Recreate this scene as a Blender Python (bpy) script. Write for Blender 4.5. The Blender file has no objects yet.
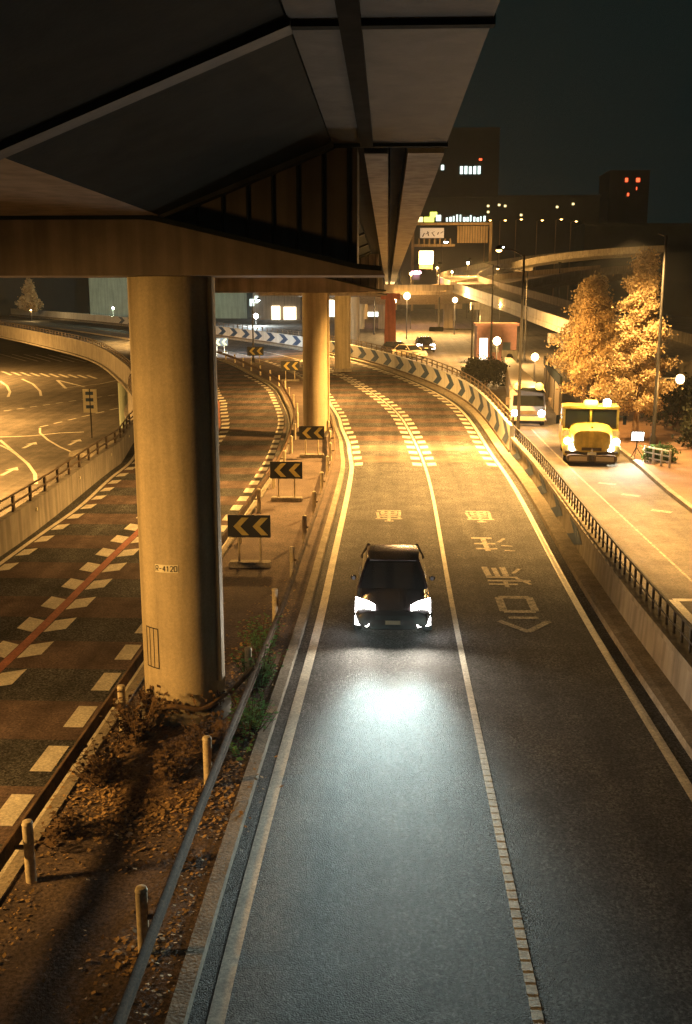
import bpy, math, random
from mathutils import Vector, Matrix
random.seed(7)
R_ = math.radians
scene = bpy.context.scene
COL = scene.collection

# ------------------------------------------------------------------ camera
H = 7.5
cam_d = bpy.data.cameras.new('camera')
cam = bpy.data.objects.new('camera', cam_d); COL.objects.link(cam)
cam.location = (0, 0, H)
cam_d.sensor_fit = 'VERTICAL'; cam_d.sensor_height = 36.0
cam_d.lens = 36.0 * 1000 / 1024
cam_d.clip_start = 0.05; cam_d.clip_end = 6000
PITCH = math.atan(0.212); YAW = math.atan(0.042 * math.cos(PITCH))
cam.rotation_euler = (math.pi / 2 - PITCH, 0, YAW)
scene.camera = cam

# ------------------------------------------------------------------ night sky
world = bpy.data.worlds.new('World'); scene.world = world; world.use_nodes = True
nt = world.node_tree
bg = nt.nodes['Background']
geo = nt.nodes.new('ShaderNodeTexCoord'); sep = nt.nodes.new('ShaderNodeSeparateXYZ')
nt.links.new(geo.outputs['Generated'], sep.inputs[0])
rmp = nt.nodes.new('ShaderNodeValToRGB'); nt.links.new(sep.outputs['Z'], rmp.inputs[0])
rmp.color_ramp.elements[0].position = 0.0; rmp.color_ramp.elements[0].color = (0.0020, 0.0086, 0.0088, 1)
rmp.color_ramp.elements[1].position = 0.35; rmp.color_ramp.elements[1].color = (0.0016, 0.0072, 0.0078, 1)
nt.links.new(rmp.outputs[0], bg.inputs[0]); bg.inputs[1].default_value = 1.0

# ------------------------------------------------------------------ exposure and render
scene.view_settings.view_transform = 'Standard'; scene.view_settings.look = 'None'
scene.view_settings.exposure = 0.0; scene.view_settings.gamma = 1.0
scene.render.engine = 'CYCLES'
scene.cycles.use_denoising = True; scene.cycles.denoiser = 'OPENIMAGEDENOISE'
scene.cycles.denoising_input_passes = 'RGB_ALBEDO_NORMAL'; scene.cycles.denoising_prefilter = 'NONE'
scene.cycles.use_light_tree = True
scene.cycles.max_bounces = 4; scene.cycles.diffuse_bounces = 2; scene.cycles.glossy_bounces = 2; scene.cycles.volume_bounces = 0
scene.cycles.use_adaptive_sampling = True; scene.cycles.adaptive_threshold = 0.03
scene.cycles.transparent_max_bounces = 6
scene.cycles.sample_clamp_indirect = 4.0
scene.cycles.caustics_reflective = False; scene.cycles.caustics_refractive = False

SODIUM = (1.0, 0.51, 0.13); WARM = (1.0, 0.62, 0.24); WHITE = (0.80, 0.95, 1.0)

# ------------------------------------------------------------------ materials
MATS = {}
def mat(name, col, rough=0.75, var=0.25, scale=3.0, bump=0.0, bscale=40.0, metal=0.0, spec=0.4, col2=None, fine=0.0, stain=0.0, streak=0.0):
    m = bpy.data.materials.new(name); m.use_nodes = True
    t = m.node_tree; b = t.nodes['Principled BSDF']
    b.inputs['Roughness'].default_value = rough; b.inputs['Metallic'].default_value = metal
    b.inputs['Specular IOR Level'].default_value = spec
    g = t.nodes.new('ShaderNodeNewGeometry')
    n = t.nodes.new('ShaderNodeTexNoise'); n.inputs['Scale'].default_value = scale; n.inputs['Detail'].default_value = 6; n.inputs['Roughness'].default_value = 0.65
    t.links.new(g.outputs['Position'], n.inputs['Vector'])
    r = t.nodes.new('ShaderNodeValToRGB'); t.links.new(n.outputs[0], r.inputs[0])
    c2 = col2 or tuple(min(1, c * (1 + var)) for c in col); c1 = tuple(c * (1 - var) for c in col)
    r.color_ramp.elements[0].position = 0.32; r.color_ramp.elements[0].color = (*c1, 1)
    r.color_ramp.elements[1].position = 0.68; r.color_ramp.elements[1].color = (*c2, 1)
    out = r.outputs[0]
    def mul(sock, src, lo, hi, p0, p1):
        rr = t.nodes.new('ShaderNodeMapRange'); rr.inputs[1].default_value = p0; rr.inputs[2].default_value = p1
        rr.inputs[3].default_value = lo; rr.inputs[4].default_value = hi
        t.links.new(src, rr.inputs[0])
        mx = t.nodes.new('ShaderNodeVectorMath'); mx.operation = 'SCALE'
        t.links.new(sock, mx.inputs[0]); t.links.new(rr.outputs[0], mx.inputs['Scale'])
        return mx.outputs[0]
    if fine:
        f = t.nodes.new('ShaderNodeTexNoise'); f.inputs['Scale'].default_value = 20; f.inputs['Detail'].default_value = 5; f.inputs['Roughness'].default_value = 0.8
        t.links.new(g.outputs['Position'], f.inputs['Vector'])
        out = mul(out, f.outputs[0], 1 - fine, 1 + 2.0 * fine, 0.36, 0.70)
        if fine > 0.9:
            f = t.nodes.new('ShaderNodeTexVoronoi'); f.inputs['Scale'].default_value = 34; f.inputs['Randomness'].default_value = 1.0
            t.links.new(g.outputs['Position'], f.inputs['Vector'])
            out = mul(out, f.outputs['Color'], 0.25, 2.2, 0.1, 0.95)
    if stain:
        mp = t.nodes.new('ShaderNodeMapping'); mp.inputs['Scale'].default_value = (2.2, 2.2, 0.16)
        t.links.new(g.outputs['Position'], mp.inputs[0])
        f = t.nodes.new('ShaderNodeTexNoise'); f.inputs['Scale'].default_value = 1.6; f.inputs['Detail'].default_value = 5
        t.links.new(mp.outputs[0], f.inputs['Vector'])
        out = mul(out, f.outputs[0], 1 - stain, 1 + 0.3 * stain, 0.35, 0.6)
    if streak:
        mp = t.nodes.new('ShaderNodeMapping'); mp.inputs['Scale'].default_value = (1.1, 0.035, 1.0)
        t.links.new(g.outputs['Position'], mp.inputs[0])
        f = t.nodes.new('ShaderNodeTexNoise'); f.inputs['Scale'].default_value = 1.4; f.inputs['Detail'].default_value = 4
        t.links.new(mp.outputs[0], f.inputs['Vector'])
        out = mul(out, f.outputs[0], 1 - streak, 1 + streak, 0.35, 0.65)
        f = t.nodes.new('ShaderNodeTexNoise'); f.inputs['Scale'].default_value = 0.9; f.inputs['Detail'].default_value = 7; f.inputs['Roughness'].default_value = 0.7
        t.links.new(g.outputs['Position'], f.inputs['Vector'])
        out = mul(out, f.outputs[0], 1 - streak, 1 + streak, 0.38, 0.6)
    t.links.new(out, b.inputs['Base Color'])
    if bump:
        bn = t.nodes.new('ShaderNodeTexNoise'); bn.inputs['Scale'].default_value = bscale; bn.inputs['Detail'].default_value = 4
        t.links.new(g.outputs['Position'], bn.inputs['Vector'])
        bp = t.nodes.new('ShaderNodeBump'); bp.inputs['Strength'].default_value = bump; bp.inputs['Distance'].default_value = 0.02
        t.links.new(bn.outputs[0], bp.inputs['Height']); t.links.new(bp.outputs[0], b.inputs['Normal'])
    MATS[name] = m
    return m
def emis(name, col, strength):
    m = bpy.data.materials.new(name); m.use_nodes = True
    b = m.node_tree.nodes['Principled BSDF']; b.inputs['Base Color'].default_value = (0.6, 0.6, 0.6, 1)
    b.inputs['Emission Color'].default_value = (*col, 1); b.inputs['Emission Strength'].default_value = strength
    MATS[name] = m; return m
def glass(name, col=(0.02, 0.025, 0.03), rough=0.06):
    m = mat(name, col, rough, 0.05, 1.0, spec=0.6); return m

mat('asphalt', (0.044, 0.0445, 0.0435), 0.75, 0.25, 0.35, 1.0, 48, spec=0.22, fine=0.95, streak=0.28)
mat('asphalt_street', (0.10, 0.088, 0.075), 0.75, 0.25, 0.25, 0.4, 35, spec=0.3, fine=0.4, streak=0.22)
mat('antiskid', (0.105, 0.076, 0.066), 0.85, 0.2, 0.6, 0.5, 50, spec=0.2, fine=0.5, streak=0.25)
mat('white_paint', (0.62, 0.59, 0.50), 0.6, 0.22, 1.5, 0.2, 60, fine=0.28)
mat('worn_paint', (0.22, 0.195, 0.15), 0.65, 0.6, 5, 0.2, 60, fine=0.6)
mat('red_paint', (0.36, 0.15, 0.10), 0.65, 0.25, 2, 0.2, 60, fine=0.3)
mat('concrete', (0.34, 0.31, 0.26), 0.85, 0.18, 0.9, 0.25, 18, stain=0.3)
mat('column_concrete', (0.52, 0.44, 0.29), 0.7, 0.10, 1.3, 0.12, 25, stain=0.25, fine=0.1)
mat('panel_white', (0.70, 0.70, 0.66), 0.55, 0.08, 0.8, stain=0.15)
mat('chevron_blue', (0.030, 0.075, 0.16), 0.5, 0.2, 2)
mat('kerb_concrete', (0.26, 0.23, 0.18), 0.85, 0.3, 2.2, 0.4, 25, fine=0.35)
mat('median_paving', (0.105, 0.078, 0.064), 0.9, 0.35, 0.9, 0.5, 25, fine=0.6)
mat('dirt', (0.15, 0.10, 0.06), 0.95, 0.5, 3.0, 0.9, 20, fine=0.6)
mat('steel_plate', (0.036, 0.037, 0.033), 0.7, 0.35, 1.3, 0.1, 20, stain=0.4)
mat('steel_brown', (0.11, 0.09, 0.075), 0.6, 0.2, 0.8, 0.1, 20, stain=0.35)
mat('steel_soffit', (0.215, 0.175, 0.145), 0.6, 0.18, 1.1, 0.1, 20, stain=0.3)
mat('recess_shade', (0.018, 0.018, 0.016), 0.95, 0.3, 2, spec=0.05)  # near-black colour that paints shade into the viaduct's recesses
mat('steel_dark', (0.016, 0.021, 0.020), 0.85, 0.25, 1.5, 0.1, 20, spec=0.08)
mat('galvanised', (0.155, 0.118, 0.08), 0.7, 0.35, 2.5, 0.05, 20, spec=0.25, stain=0.3, fine=0.25)
mat('rail_brown', (0.10, 0.064, 0.038), 0.75, 0.4, 2.5, 0.05, 20, spec=0.2, stain=0.3, fine=0.3)
mat('post_paint', (0.62, 0.54, 0.38), 0.6, 0.2, 6, fine=0.2)
mat('rail_dark', (0.045, 0.04, 0.036), 0.55, 0.3, 4)
mat('pole_dark', (0.022, 0.02, 0.018), 0.5, 0.3, 4)
mat('sign_black', (0.020, 0.022, 0.022), 0.5, 0.2, 4)
mat('sign_yellow', (0.62, 0.50, 0.14), 0.5, 0.12, 6)
mat('plate_cream', (0.85, 0.80, 0.60), 0.6, 0.1, 8)
mat('ink_black', (0.02, 0.018, 0.015), 0.6, 0.1, 8)
mat('car_paint', (0.022, 0.016, 0.017), 0.22, 0.1, 2, spec=0.5)
mat('tyre', (0.015, 0.015, 0.015), 0.85, 0.2, 6)
mat('rim', (0.35, 0.35, 0.36), 0.35, 0.1, 6, metal=0.9)
glass('car_glass', (0.012, 0.014, 0.016)); glass('window_glass', (0.02, 0.03, 0.035))
mat('truck_yellow', (0.70, 0.53, 0.12), 0.5, 0.22, 2.5, spec=0.3, stain=0.25)
mat('truck_cream', (0.48, 0.40, 0.29), 0.45, 0.1, 2)
mat('truck_under', (0.12, 0.09, 0.06), 0.7, 0.3, 4)
mat('bark', (0.16, 0.10, 0.06), 0.9, 0.35, 5, 0.8, 14)
mat('leaf_gold', (0.50, 0.37, 0.20), 0.8, 0.25, 1.3, fine=0.35)
mat('leaf_green', (0.05, 0.09, 0.025), 0.7, 0.4, 3, fine=0.3)
mat('weed_green', (0.13, 0.32, 0.10), 0.6, 0.4, 4, fine=0.3)
mat('leaf_dark', (0.03, 0.035, 0.02), 0.8, 0.4, 2, fine=0.3)
mat('dead_leaf', (0.36, 0.24, 0.11), 0.85, 0.45, 6, fine=0.3)
mat('vine', (0.15, 0.095, 0.05), 0.9, 0.4, 6)
mat('brick_red', (0.15, 0.065, 0.045), 0.8, 0.25, 3)
mat('red_steel', (0.42, 0.12, 0.06), 0.55, 0.15, 1.5, stain=0.3)
mat('wall_green', (0.42, 0.50, 0.40), 0.8, 0.1, 0.6, stain=0.2)
mat('facade_dark', (0.05, 0.065, 0.065), 0.8, 0.2, 0.2)
mat('facade_beige', (0.36, 0.28, 0.19), 0.8, 0.15, 0.3, stain=0.3)
mat('sidewalk', (0.20, 0.125, 0.085), 0.88, 0.25, 0.8, 0.3, 25, fine=0.3)
mat('earth', (0.05, 0.045, 0.035), 0.95, 0.3, 0.2, 0.4, 4)
emis('lamp_sodium', (1.0, 0.56, 0.16), 14); emis('lamp_warm', (1.0, 0.66, 0.32), 9); emis('lamp_white', (0.85, 0.95, 1.0), 24)
emis('headlight', (1.0, 0.95, 0.92), 32); emis('beacon', (1.0, 0.52, 0.04), 2.6); emis('window_lit', (0.80, 1.0, 0.92), 2.2)
emis('window_warm', (1.0, 0.75, 0.32), 2.6); emis('window_yellow', (0.9, 1.0, 0.12), 3.0); emis('red_beacon', (1.0, 0.10, 0.03), 3.0)
emis('shop_light', (1.0, 0.86, 0.6), 4.0); emis('purple_light', (1.0, 0.6, 0.9), 8); emis('board_light', (1.0, 0.55, 0.16), 14)
emis('billboard', (0.9, 0.9, 0.85), 0.16); emis('green_light', (0.2, 1.0, 0.6), 3)

def translucent(name, k):
    t = MATS[name].node_tree; b = t.nodes['Principled BSDF']; o = t.nodes['Material Output']
    tr = t.nodes.new('ShaderNodeBsdfTranslucent'); mx = t.nodes.new('ShaderNodeMixShader'); mx.inputs[0].default_value = k
    src = b.inputs['Base Color'].links[0].from_socket; t.links.new(src, tr.inputs[0])
    t.links.new(b.outputs[0], mx.inputs[1]); t.links.new(tr.outputs[0], mx.inputs[2]); t.links.new(mx.outputs[0], o.inputs[0])
for nm in ('leaf_gold', 'leaf_green', 'weed_green', 'leaf_dark'): translucent(nm, 0.4)

# ------------------------------------------------------------------ mesh builder
class MB:
    def __init__(s): s.v = []; s.f = []
    def add(s, vs, fs):
        o = len(s.v); s.v += [tuple(v) for v in vs]; s.f += [tuple(i + o for i in f) for f in fs]; return s
    def quad(s, *p): return s.add(p, [tuple(range(len(p)))])
    def box(s, x0, x1, y0, y1, z0, z1):
        vs = [(x, y, z) for z in (z0, z1) for x, y in ((x0, y0), (x1, y0), (x1, y1), (x0, y1))]
        return s.add(vs, [(3, 2, 1, 0), (4, 5, 6, 7), (0, 1, 5, 4), (1, 2, 6, 5), (2, 3, 7, 6), (3, 0, 4, 7)])
    def tube(s, pts, r, n=8, cap=True):
        pts = [Vector(p) for p in pts]; rs = r if isinstance(r, (list, tuple)) else [r] * len(pts)
        vs = []; fs = []
        for i, p in enumerate(pts):
            d = (pts[min(i + 1, len(pts) - 1)] - pts[max(i - 1, 0)]).normalized()
            a = Vector((0, 0, 1)) if abs(d.z) < 0.95 else Vector((1, 0, 0))
            u = d.cross(a).normalized(); w = d.cross(u)
            for k in range(n):
                t = 2 * math.pi * k / n; vs.append(p + (u * math.cos(t) + w * math.sin(t)) * rs[i])
        for i in range(len(pts) - 1):
            for k in range(n): fs.append((i * n + k, i * n + (k + 1) % n, (i + 1) * n + (k + 1) % n, (i + 1) * n + k))
        if cap: fs.append(tuple(range(n))[::-1]); fs.append(tuple((len(pts) - 1) * n + k for k in range(n)))
        return s.add(vs, fs)
    def lathe(s, c, prof, n=16):
        vs = []; fs = []
        for r, z in prof:
            for k in range(n):
                t = 2 * math.pi * k / n; vs.append((c[0] + r * math.cos(t), c[1] + r * math.sin(t), c[2] + z))
        for i in range(len(prof) - 1):
            for k in range(n): fs.append((i * n + k, i * n + (k + 1) % n, (i + 1) * n + (k + 1) % n, (i + 1) * n + k))
        fs.append(tuple(range(n))[::-1]); fs.append(tuple((len(prof) - 1) * n + k for k in range(n)))
        return s.add(vs, fs)
    def prism(s, poly, fn0, fn1):
        n = len(poly); vs = [fn0(p) for p in poly] + [fn1(p) for p in poly]
        fs = [tuple(range(n))[::-1], tuple(range(n, 2 * n))] + [(i, (i + 1) % n, n + (i + 1) % n, n + i) for i in range(n)]
        return s.add(vs, fs)
    def loft(s, rings, cap=True):
        n = len(rings[0]); vs = [p for r in rings for p in r]; fs = []
        for i in range(len(rings) - 1):
            for k in range(n): fs.append((i * n + k, i * n + (k + 1) % n, (i + 1) * n + (k + 1) % n, (i + 1) * n + k))
        if cap: fs.append(tuple(range(n))[::-1]); fs.append(tuple((len(rings) - 1) * n + k for k in range(n)))
        return s.add(vs, fs)
    def build(s, name, m, parent=None, smooth=False, bevel=0.0, fix=True):
        me = bpy.data.meshes.new(name); me.from_pydata(s.v, [], s.f); me.update()
        if fix:
            import bmesh
            bm = bmesh.new(); bm.from_mesh(me); bmesh.ops.recalc_face_normals(bm, faces=bm.faces)
            if bevel: bmesh.ops.bevel(bm, geom=[e for e in bm.edges if len(e.link_faces) == 2 and e.calc_face_angle(0) > 0.6], offset=bevel, segments=2, affect='EDGES', clamp_overlap=True)
            bm.to_mesh(me); bm.free()
        if smooth:
            for p in me.polygons: p.use_smooth = True
            try: me.set_sharp_from_angle(angle=R_(38))
            except Exception: pass
        me.materials.append(MATS[m] if isinstance(m, str) else m)
        o = bpy.data.objects.new(name, me); COL.objects.link(o)
        if parent: o.parent = parent
        return o
def tag(o, label=None, cat=None, group=None, kind=None):
    if label: o['label'] = label
    if cat: o['category'] = cat
    if group: o['group'] = group
    if kind: o['kind'] = kind
    return o
def thing(name, loc, label, cat, group=None, rz=0):
    o = bpy.data.objects.new(name, None); COL.objects.link(o); o.location = loc; o.rotation_euler = (0, 0, rz)
    o.empty_display_size = 0.3
    return tag(o, label, cat, group)
def inst(name, src, loc, parent, rz=0, sc=None):
    o = bpy.data.objects.new(name, src.data); COL.objects.link(o); o.location = loc; o.rotation_euler = (0, 0, rz); o.parent = parent
    if sc: o.scale = sc
    return o
def light(name, kind, loc, power, col, parent, radius=0.15, target=None, size=2.4, blend=0.6):
    d = bpy.data.lights.new(name, kind); d.energy = power; d.color = col; d.shadow_soft_size = radius
    if kind == 'SPOT': d.spot_size = size; d.spot_blend = blend
    o = bpy.data.objects.new(name, d); COL.objects.link(o); o.location = loc
    if target is not None:
        o.rotation_euler = (Vector(target) - Vector(loc)).to_track_quat('-Z', 'Y').to_euler()
    if parent:
        o.parent = parent
    return o

# ------------------------------------------------------------------ the lie of the land: level, then rising 2.5 %
def zf(y):
    if y > 250: return 0.025 * 200
    return 0.1 * math.log1p(math.exp((y - 50) / 4.0)) if y > -60 else 0.0
# reference curve of the expressway (its lane line); s is the distance along it
CV = []
def _curve():
    x, y, th = 1.7, -30.0, 0.0
    for i in range(-30, 331):
        CV.append((x, y, th))
        k = min(max((i - 30) / 45, 0), 1) / 144
        if i > 120: k = 0.002 + (1 / 144 - 0.002) * min(max((140 - i) / 20, 0), 1)
        th2 = th + k / 2; x -= math.sin(th2); y += math.cos(th2); th += k
_curve()
def P(s, off, z=0.0):
    f = min(max(s + 30, 0), 359.999); i = int(f); t = f - i
    a, b = CV[i], CV[i + 1]
    x = a[0] + (b[0] - a[0]) * t; y = a[1] + (b[1] - a[1]) * t; th = a[2] + (b[2] - a[2]) * t
    X = x + math.cos(th) * off; Y = y + math.sin(th) * off
    return Vector((X, Y, zf(Y) + z))
def ang(s):
    return CV[int(min(max(s + 30, 0), 359))][2]
def table(*kv):
    def fn(s):
        if s <= kv[0][0]: return kv[0][1]
        for (a, va), (b, vb) in zip(kv, kv[1:]):
            if s <= b:
                t = (s - a) / (b - a); t = t * t * (3 - 2 * t) if b - a > 8 else t
                return va + (vb - va) * t
        return kv[-1][1]
    return fn
oR = table((20, 3.08), (46, 3.6), (70, 4.35), (90, 4.1), (130, 3.9), (250, 4.2))
oC = table((20, -0.04), (44, 0.15), (60, 0.03), (82, -0.6), (120, -0.5))
oL = table((10, -3.46), (25, -3.25), (45, -3.2), (50, -3.4), (60, -3.83), (70, -4.12), (100, -4.4))
oLR = table((20, -6.97), (44, -6.88), (57, -7.06), (75, -7.7), (96, -8.7), (130, -8.6))
oLC = table((20, -9.7), (31, -9.87), (54, -10.8), (70, -11.8), (76, -12.4), (100, -13.0))
oLL = table((20, -12.75), (34, -13.0), (44, -13.55), (56, -14.6), (76, -16.6), (110, -17.2))
oIN = table((28, -13.2), (46, -14.0), (53, -14.9), (76, -18.2), (105, -19.3), (138, -18.5), (200, -17.6))
oW = lambda s: oR(s) + 0.78
def srange(a, b, d):
    n = max(1, int(round((b - a) / d))); return [a + (b - a) * i / n for i in range(n + 1)]
def ribbon(mb, s0, s1, fa, fb, z, d=2.0):
    ss = srange(s0, s1, d); vs = []; fs = []
    for s in ss: vs += [P(s, fa(s), z), P(s, fb(s), z)]
    for i in range(len(ss) - 1): fs.append((2 * i, 2 * i + 1, 2 * i + 3, 2 * i + 2))
    return mb.add(vs, fs)
def sweep(mb, s0, s1, prof, d=2.0):
    ss = srange(s0, s1, d)
    rings = []
    for s in ss: rings.append([P(s, o, z) for o, z in prof(s)])
    return mb.loft(rings)

# ------------------------------------------------------------------ ground and roads
g = MB(); xs = [-1500, -500, -200, -120, -60, 0, 60, 200, 500, 1500]; ys = [-300, -60, 20, 45, 60, 90, 140, 200, 250, 400, 800, 3000]
vs = [(x, y, zf(y) - 5.4) for y in ys for x in xs]; n = len(xs)
g.add(vs, [(j * n + i, j * n + i + 1, (j + 1) * n + i + 1, (j + 1) * n + i) for j in range(len(ys) - 1) for i in range(n - 1)])
tag(g.build('ground', 'earth'), kind='structure')

low = MB(); ys = list(range(-20, 251, 10)); xs = [-160, -90, -40, -20]
low.add([(x, y, zf(y) - 5.0) for y in ys for x in xs], [(j * 4 + i, j * 4 + i + 1, j * 4 + 5 + i, j * 4 + 4 + i) for j in range(len(ys) - 1) for i in range(3)])
lower_street = tag(low.build('lower_street', 'asphalt_street'), kind='structure')

main = MB(); ribbon(main, -28, 240, lambda s: oW(s) + 0.02, lambda s: oL(s) - 0.42, 0.0)
main_road = tag(main.build('expressway_road', 'asphalt'), kind='structure')
lc = MB(); ribbon(lc, -28, 240, lambda s: oLR(s) + 0.42, lambda s: oIN(s) - 0.02, 0.0)
ramp_road = tag(lc.build('ramp_road', 'asphalt'), kind='structure')
md = MB(); sweep(md, -28, 240, lambda s: [(oL(s) - 0.32, -0.3), (oL(s) - 0.32, 0.12), (oL(s) - 0.50, 0.14), (oLR(s) + 0.50, 0.14), (oLR(s) + 0.32, 0.12), (oLR(s) + 0.32, -0.3)])
median = tag(md.build('median', 'median_paving'), kind='structure')
kb = MB()
sweep(kb, -28, 240, lambda s: [(oL(s) - 0.30, -0.2), (oL(s) - 0.30, 0.15), (oL(s) - 0.49, 0.17), (oL(s) - 0.49, -0.2)])
tag(kb.build('kerb', 'kerb_concrete', median))
kb = MB()
sweep(kb, -28, 240, lambda s: [(oLR(s) + 0.49, -0.2), (oLR(s) + 0.49, 0.17), (oLR(s) + 0.30, 0.15), (oLR(s) + 0.30, -0.2)])
kb.build('kerb', 'kerb_concrete', median)
st = MB()
offs = [4.3, 14, 40, 110]
ss = srange(-28, 240, 3); vs = []
for s in ss:
    vs += [P(s, oW(s) + 0.28, -0.02)] + [P(s, o, -0.02) for o in (16, 45, 120)]
st.add(vs, [(j * 4 + i, j * 4 + i + 1, j * 4 + 5 + i, j * 4 + 4 + i) for j in range(len(ss) - 1) for i in range(3)])
side_street = tag(st.build('side_street', 'asphalt_street'), kind='structure')
# right kerbed ledge between the expressway and its wall
lg = MB(); sweep(lg, -28, 240, lambda s: [(oR(s) + 0.34, -0.2), (oR(s) + 0.34, 0.17), (oR(s) + 0.48, 0.19), (oW(s) + 0.02, 0.19), (oW(s) + 0.02, -0.2)])
tag(lg.build('kerb', 'kerb_concrete', main_road))
# the elevated body under the carriageways
dk = MB(); sweep(dk, -28, 240, lambda s: [(oW(s) + 0.2, -0.05), (oIN(s) - 0.02, -0.05), (oIN(s) - 0.05, -0.8), (oIN(s) + 1.2, -1.3), (oW(s) - 1, -1.3), (oW(s) + 0.2, -0.9)])
deck = tag(dk.build('ramp_deck', 'concrete'), 'curved concrete bridge deck carrying the carriageways on green-grey columns', 'bridge')
def deck_column(s, off):
    p = P(s, off); z0 = zf(p.y) - 5.4
    m = MB(); m.lathe((p.x, p.y, z0), [(0.78, 0), (0.78, 4.5)], 24)
    m.build('support_column', 'wall_green', deck, smooth=True)
for s in (66, 97.5, 195): deck_column(s, oIN(s) + (0.1 if s == 97.5 else 1.3))

# anti-skid bands across both carriageways
def band(parent, s0, s1, fa, fb):
    m = MB(); ribbon(m, s0, s1, fa, fb, 0.004, 0.9); m.build('antiskid_stripe', 'antiskid', parent)
s = -4.6
while s < 118:
    band(ramp_road, s + 0.2, s + 1.9, lambda q: oLR(q) + 0.05, lambda q: oLL(q) - 0.05)
    if s > 44: band(main_road, s + 0.2, s + 1.9, lambda q: oR(q) - 0.1, lambda q: oL(q) + 0.1)
    s += 3.4
# lines
def line(parent, s0, s1, fo, w, m='white_paint', z=0.009, name='edge_line'):
    b = MB(); ribbon(b, s0, s1, lambda q: fo(q) + w / 2, lambda q: fo(q) - w / 2, z, 1.0); return b.build(name, m, parent)
line(main_road, -20, 235, oL, 0.19); line(main_road, -20, 235, oR, 0.17)
line(main_road, -20, 120, oC, 0.12, name='lane_line')
line(ramp_road, -20, 235, oLL, 0.15); line(ramp_road, -20, 120, oLC, 0.22, 'red_paint', 0.013, 'lane_line')
line(ramp_road, -20, 235, lambda s: oLR(s) + 0.2, 0.10)
# raised ticks of the ribbed lane line
tk = MB()
for i in range(150):
    q = 6 + i * 0.2
    c = P(q, oC(q), 0.012); tk.box(c.x - 0.062, c.x + 0.062, c.y - 0.04, c.y + 0.04, 0.005, 0.0115)
tag(tk.build('line_rib', 'white_paint', main_road), kind='stuff')
# speed-check dashes beside the lines
def dash(parent, s, fo, side, w=0.42, L=0.8, skew=0.35):
    m = MB(); o0 = fo(s) + side * 0.13; o1 = fo(s) + side * (0.13 + w)
    m.quad(P(s, o0, 0.010), P(s + skew * 0.5, o1, 0.010), P(s + skew * 0.5 + L, o1, 0.010), P(s + L, o0, 0.010))
    m.build('dash', 'white_paint', parent)
for i in range(36):
    s = 45.5 + i * 1.72
    dash(main_road, s, oL, 1, 0.38); dash(main_road, s, oR, -1, 0.42)
    dash(main_road, s, oC, 1); dash(main_road, s, oC, -1)
for i in range(54):
    s = 6.2 + i * 1.72
    if s < 92:
        dash(ramp_road, s, oLC, 1, 0.45, 0.85, 0.5); dash(ramp_road, s, oLC, -1, 0.45, 0.85, 0.5)
        dash(ramp_road, s, oLL, 1, 0.36); dash(ramp_road, s, oLR, -1, 0.36, 0.95, 0.0)
# expansion joints
for s in (88.5,):
    m = MB(); ribbon(m, s, s + 0.55, oR, oL, 0.014, 0.5); m.build('expansion_joint', 'galvanised', main_road)
    m = MB(); ribbon(m, s - 1, s - 0.5, oLR, oLL, 0.014, 0.5); m.build('expansion_joint', 'galvanised', ramp_road)
# lettering painted on the lanes: strokes (u to the right, v away) in metres
def strokes(parent, cx, cy, segs, name='painted_character', z=0.008, m='worn_paint', k=1.0):
    b = MB()
    for (u0, v0, u1, v1, w) in segs:
        a = Vector((u0 * .78, v0, 0)) * k; c = Vector((u1 * .78, v1, 0)) * k; w *= 1.15; d = (c - a).normalized(); nrm = Vector((-d.y, d.x, 0)) * w / 2
        b.quad(*[(cx + q.x, cy + q.y, zf(cy + q.y) + z) for q in (a + nrm, c + nrm, c - nrm, a - nrm)])
        z += 0.0004
    return b.build(name, m, parent)
blockA = [(-.55, 1.0, .55, 1.0, .16), (-.4, .65, .4, .65, .14), (-.35, .35, .35, .35, .14), (-.42, .05, .42, .05, .14), (-.6, -.35, .6, -.35, .16),
          (-.3, 1.0, -.3, .4, .1), (0, 1.0, 0, -.7, .1), (.3, 1.0, .3, .4, .1), (-.55, .75, -.45, -.3, .09), (.5, .85, .45, -.3, .09), (-.2, -.75, .2, -.75, .14)]
strokes(main_road, 0.1, 34.6, blockA); strokes(main_road, 3.3, 34.6, blockA)
strokes(main_road, 3.2, 30.6, [(-.6, .85, .25, .85, .18), (-.55, .1, .3, .1, .16), (-.55, -.55, .3, -.55, .16), (-.12, .85, -.1, -.85, .14), (.45, .3, .75, .8, .1), (.5, -.15, .95, -.2, .1), (.55, -.75, .95, -.8, .1)])
strokes(main_road, 3.25, 27.0, [(-.55, .9, -.5, -.1, .15), (-.22, .8, -.18, -.1, .13), (.1, .9, .12, -.1, .15), (-.6, -.2, .5, -.2, .12), (-.6, -.55, .9, -.55, .13), (-.6, -.9, .4, -.9, .13), (.4, .2, .7, .7, .1), (.45, -.3, .85, -.9, .1), (0, -.5, 0, -1.2, .1)])
strokes(main_road, 3.3, 24.15, [(-.5, .75, .5, .75, .2), (-.5, -.45, .5, -.45, .2), (-.5, .75, -.5, -.45, .17), (.5, .75, .5, -.45, .17), (-.42, -.95, .5, -.95, .16)])
strokes(main_road, 3.3, 22.6, [(-.75, .35, 0.02, -.45, .15), (.75, .35, -0.02, -.45, .15)], 'painted_arrow')
strokes(side_street, 7.75, 23.7, [(-.5, 1.2, .9, 1.2, .2), (-.5, 1.2, -.5, -1.2, .2), (.9, 1.2, .9, -1.2, .2)], m='white_paint', z=-0.008)
strokes(side_street, 6.6, 27.6, [(-.5, .9, .3, .3, .16), (-.1, 1.3, .5, .9, .16), (-.3, -.4, .4, -.6, .16)], m='worn_paint', z=-0.008)
b = MB()
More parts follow.
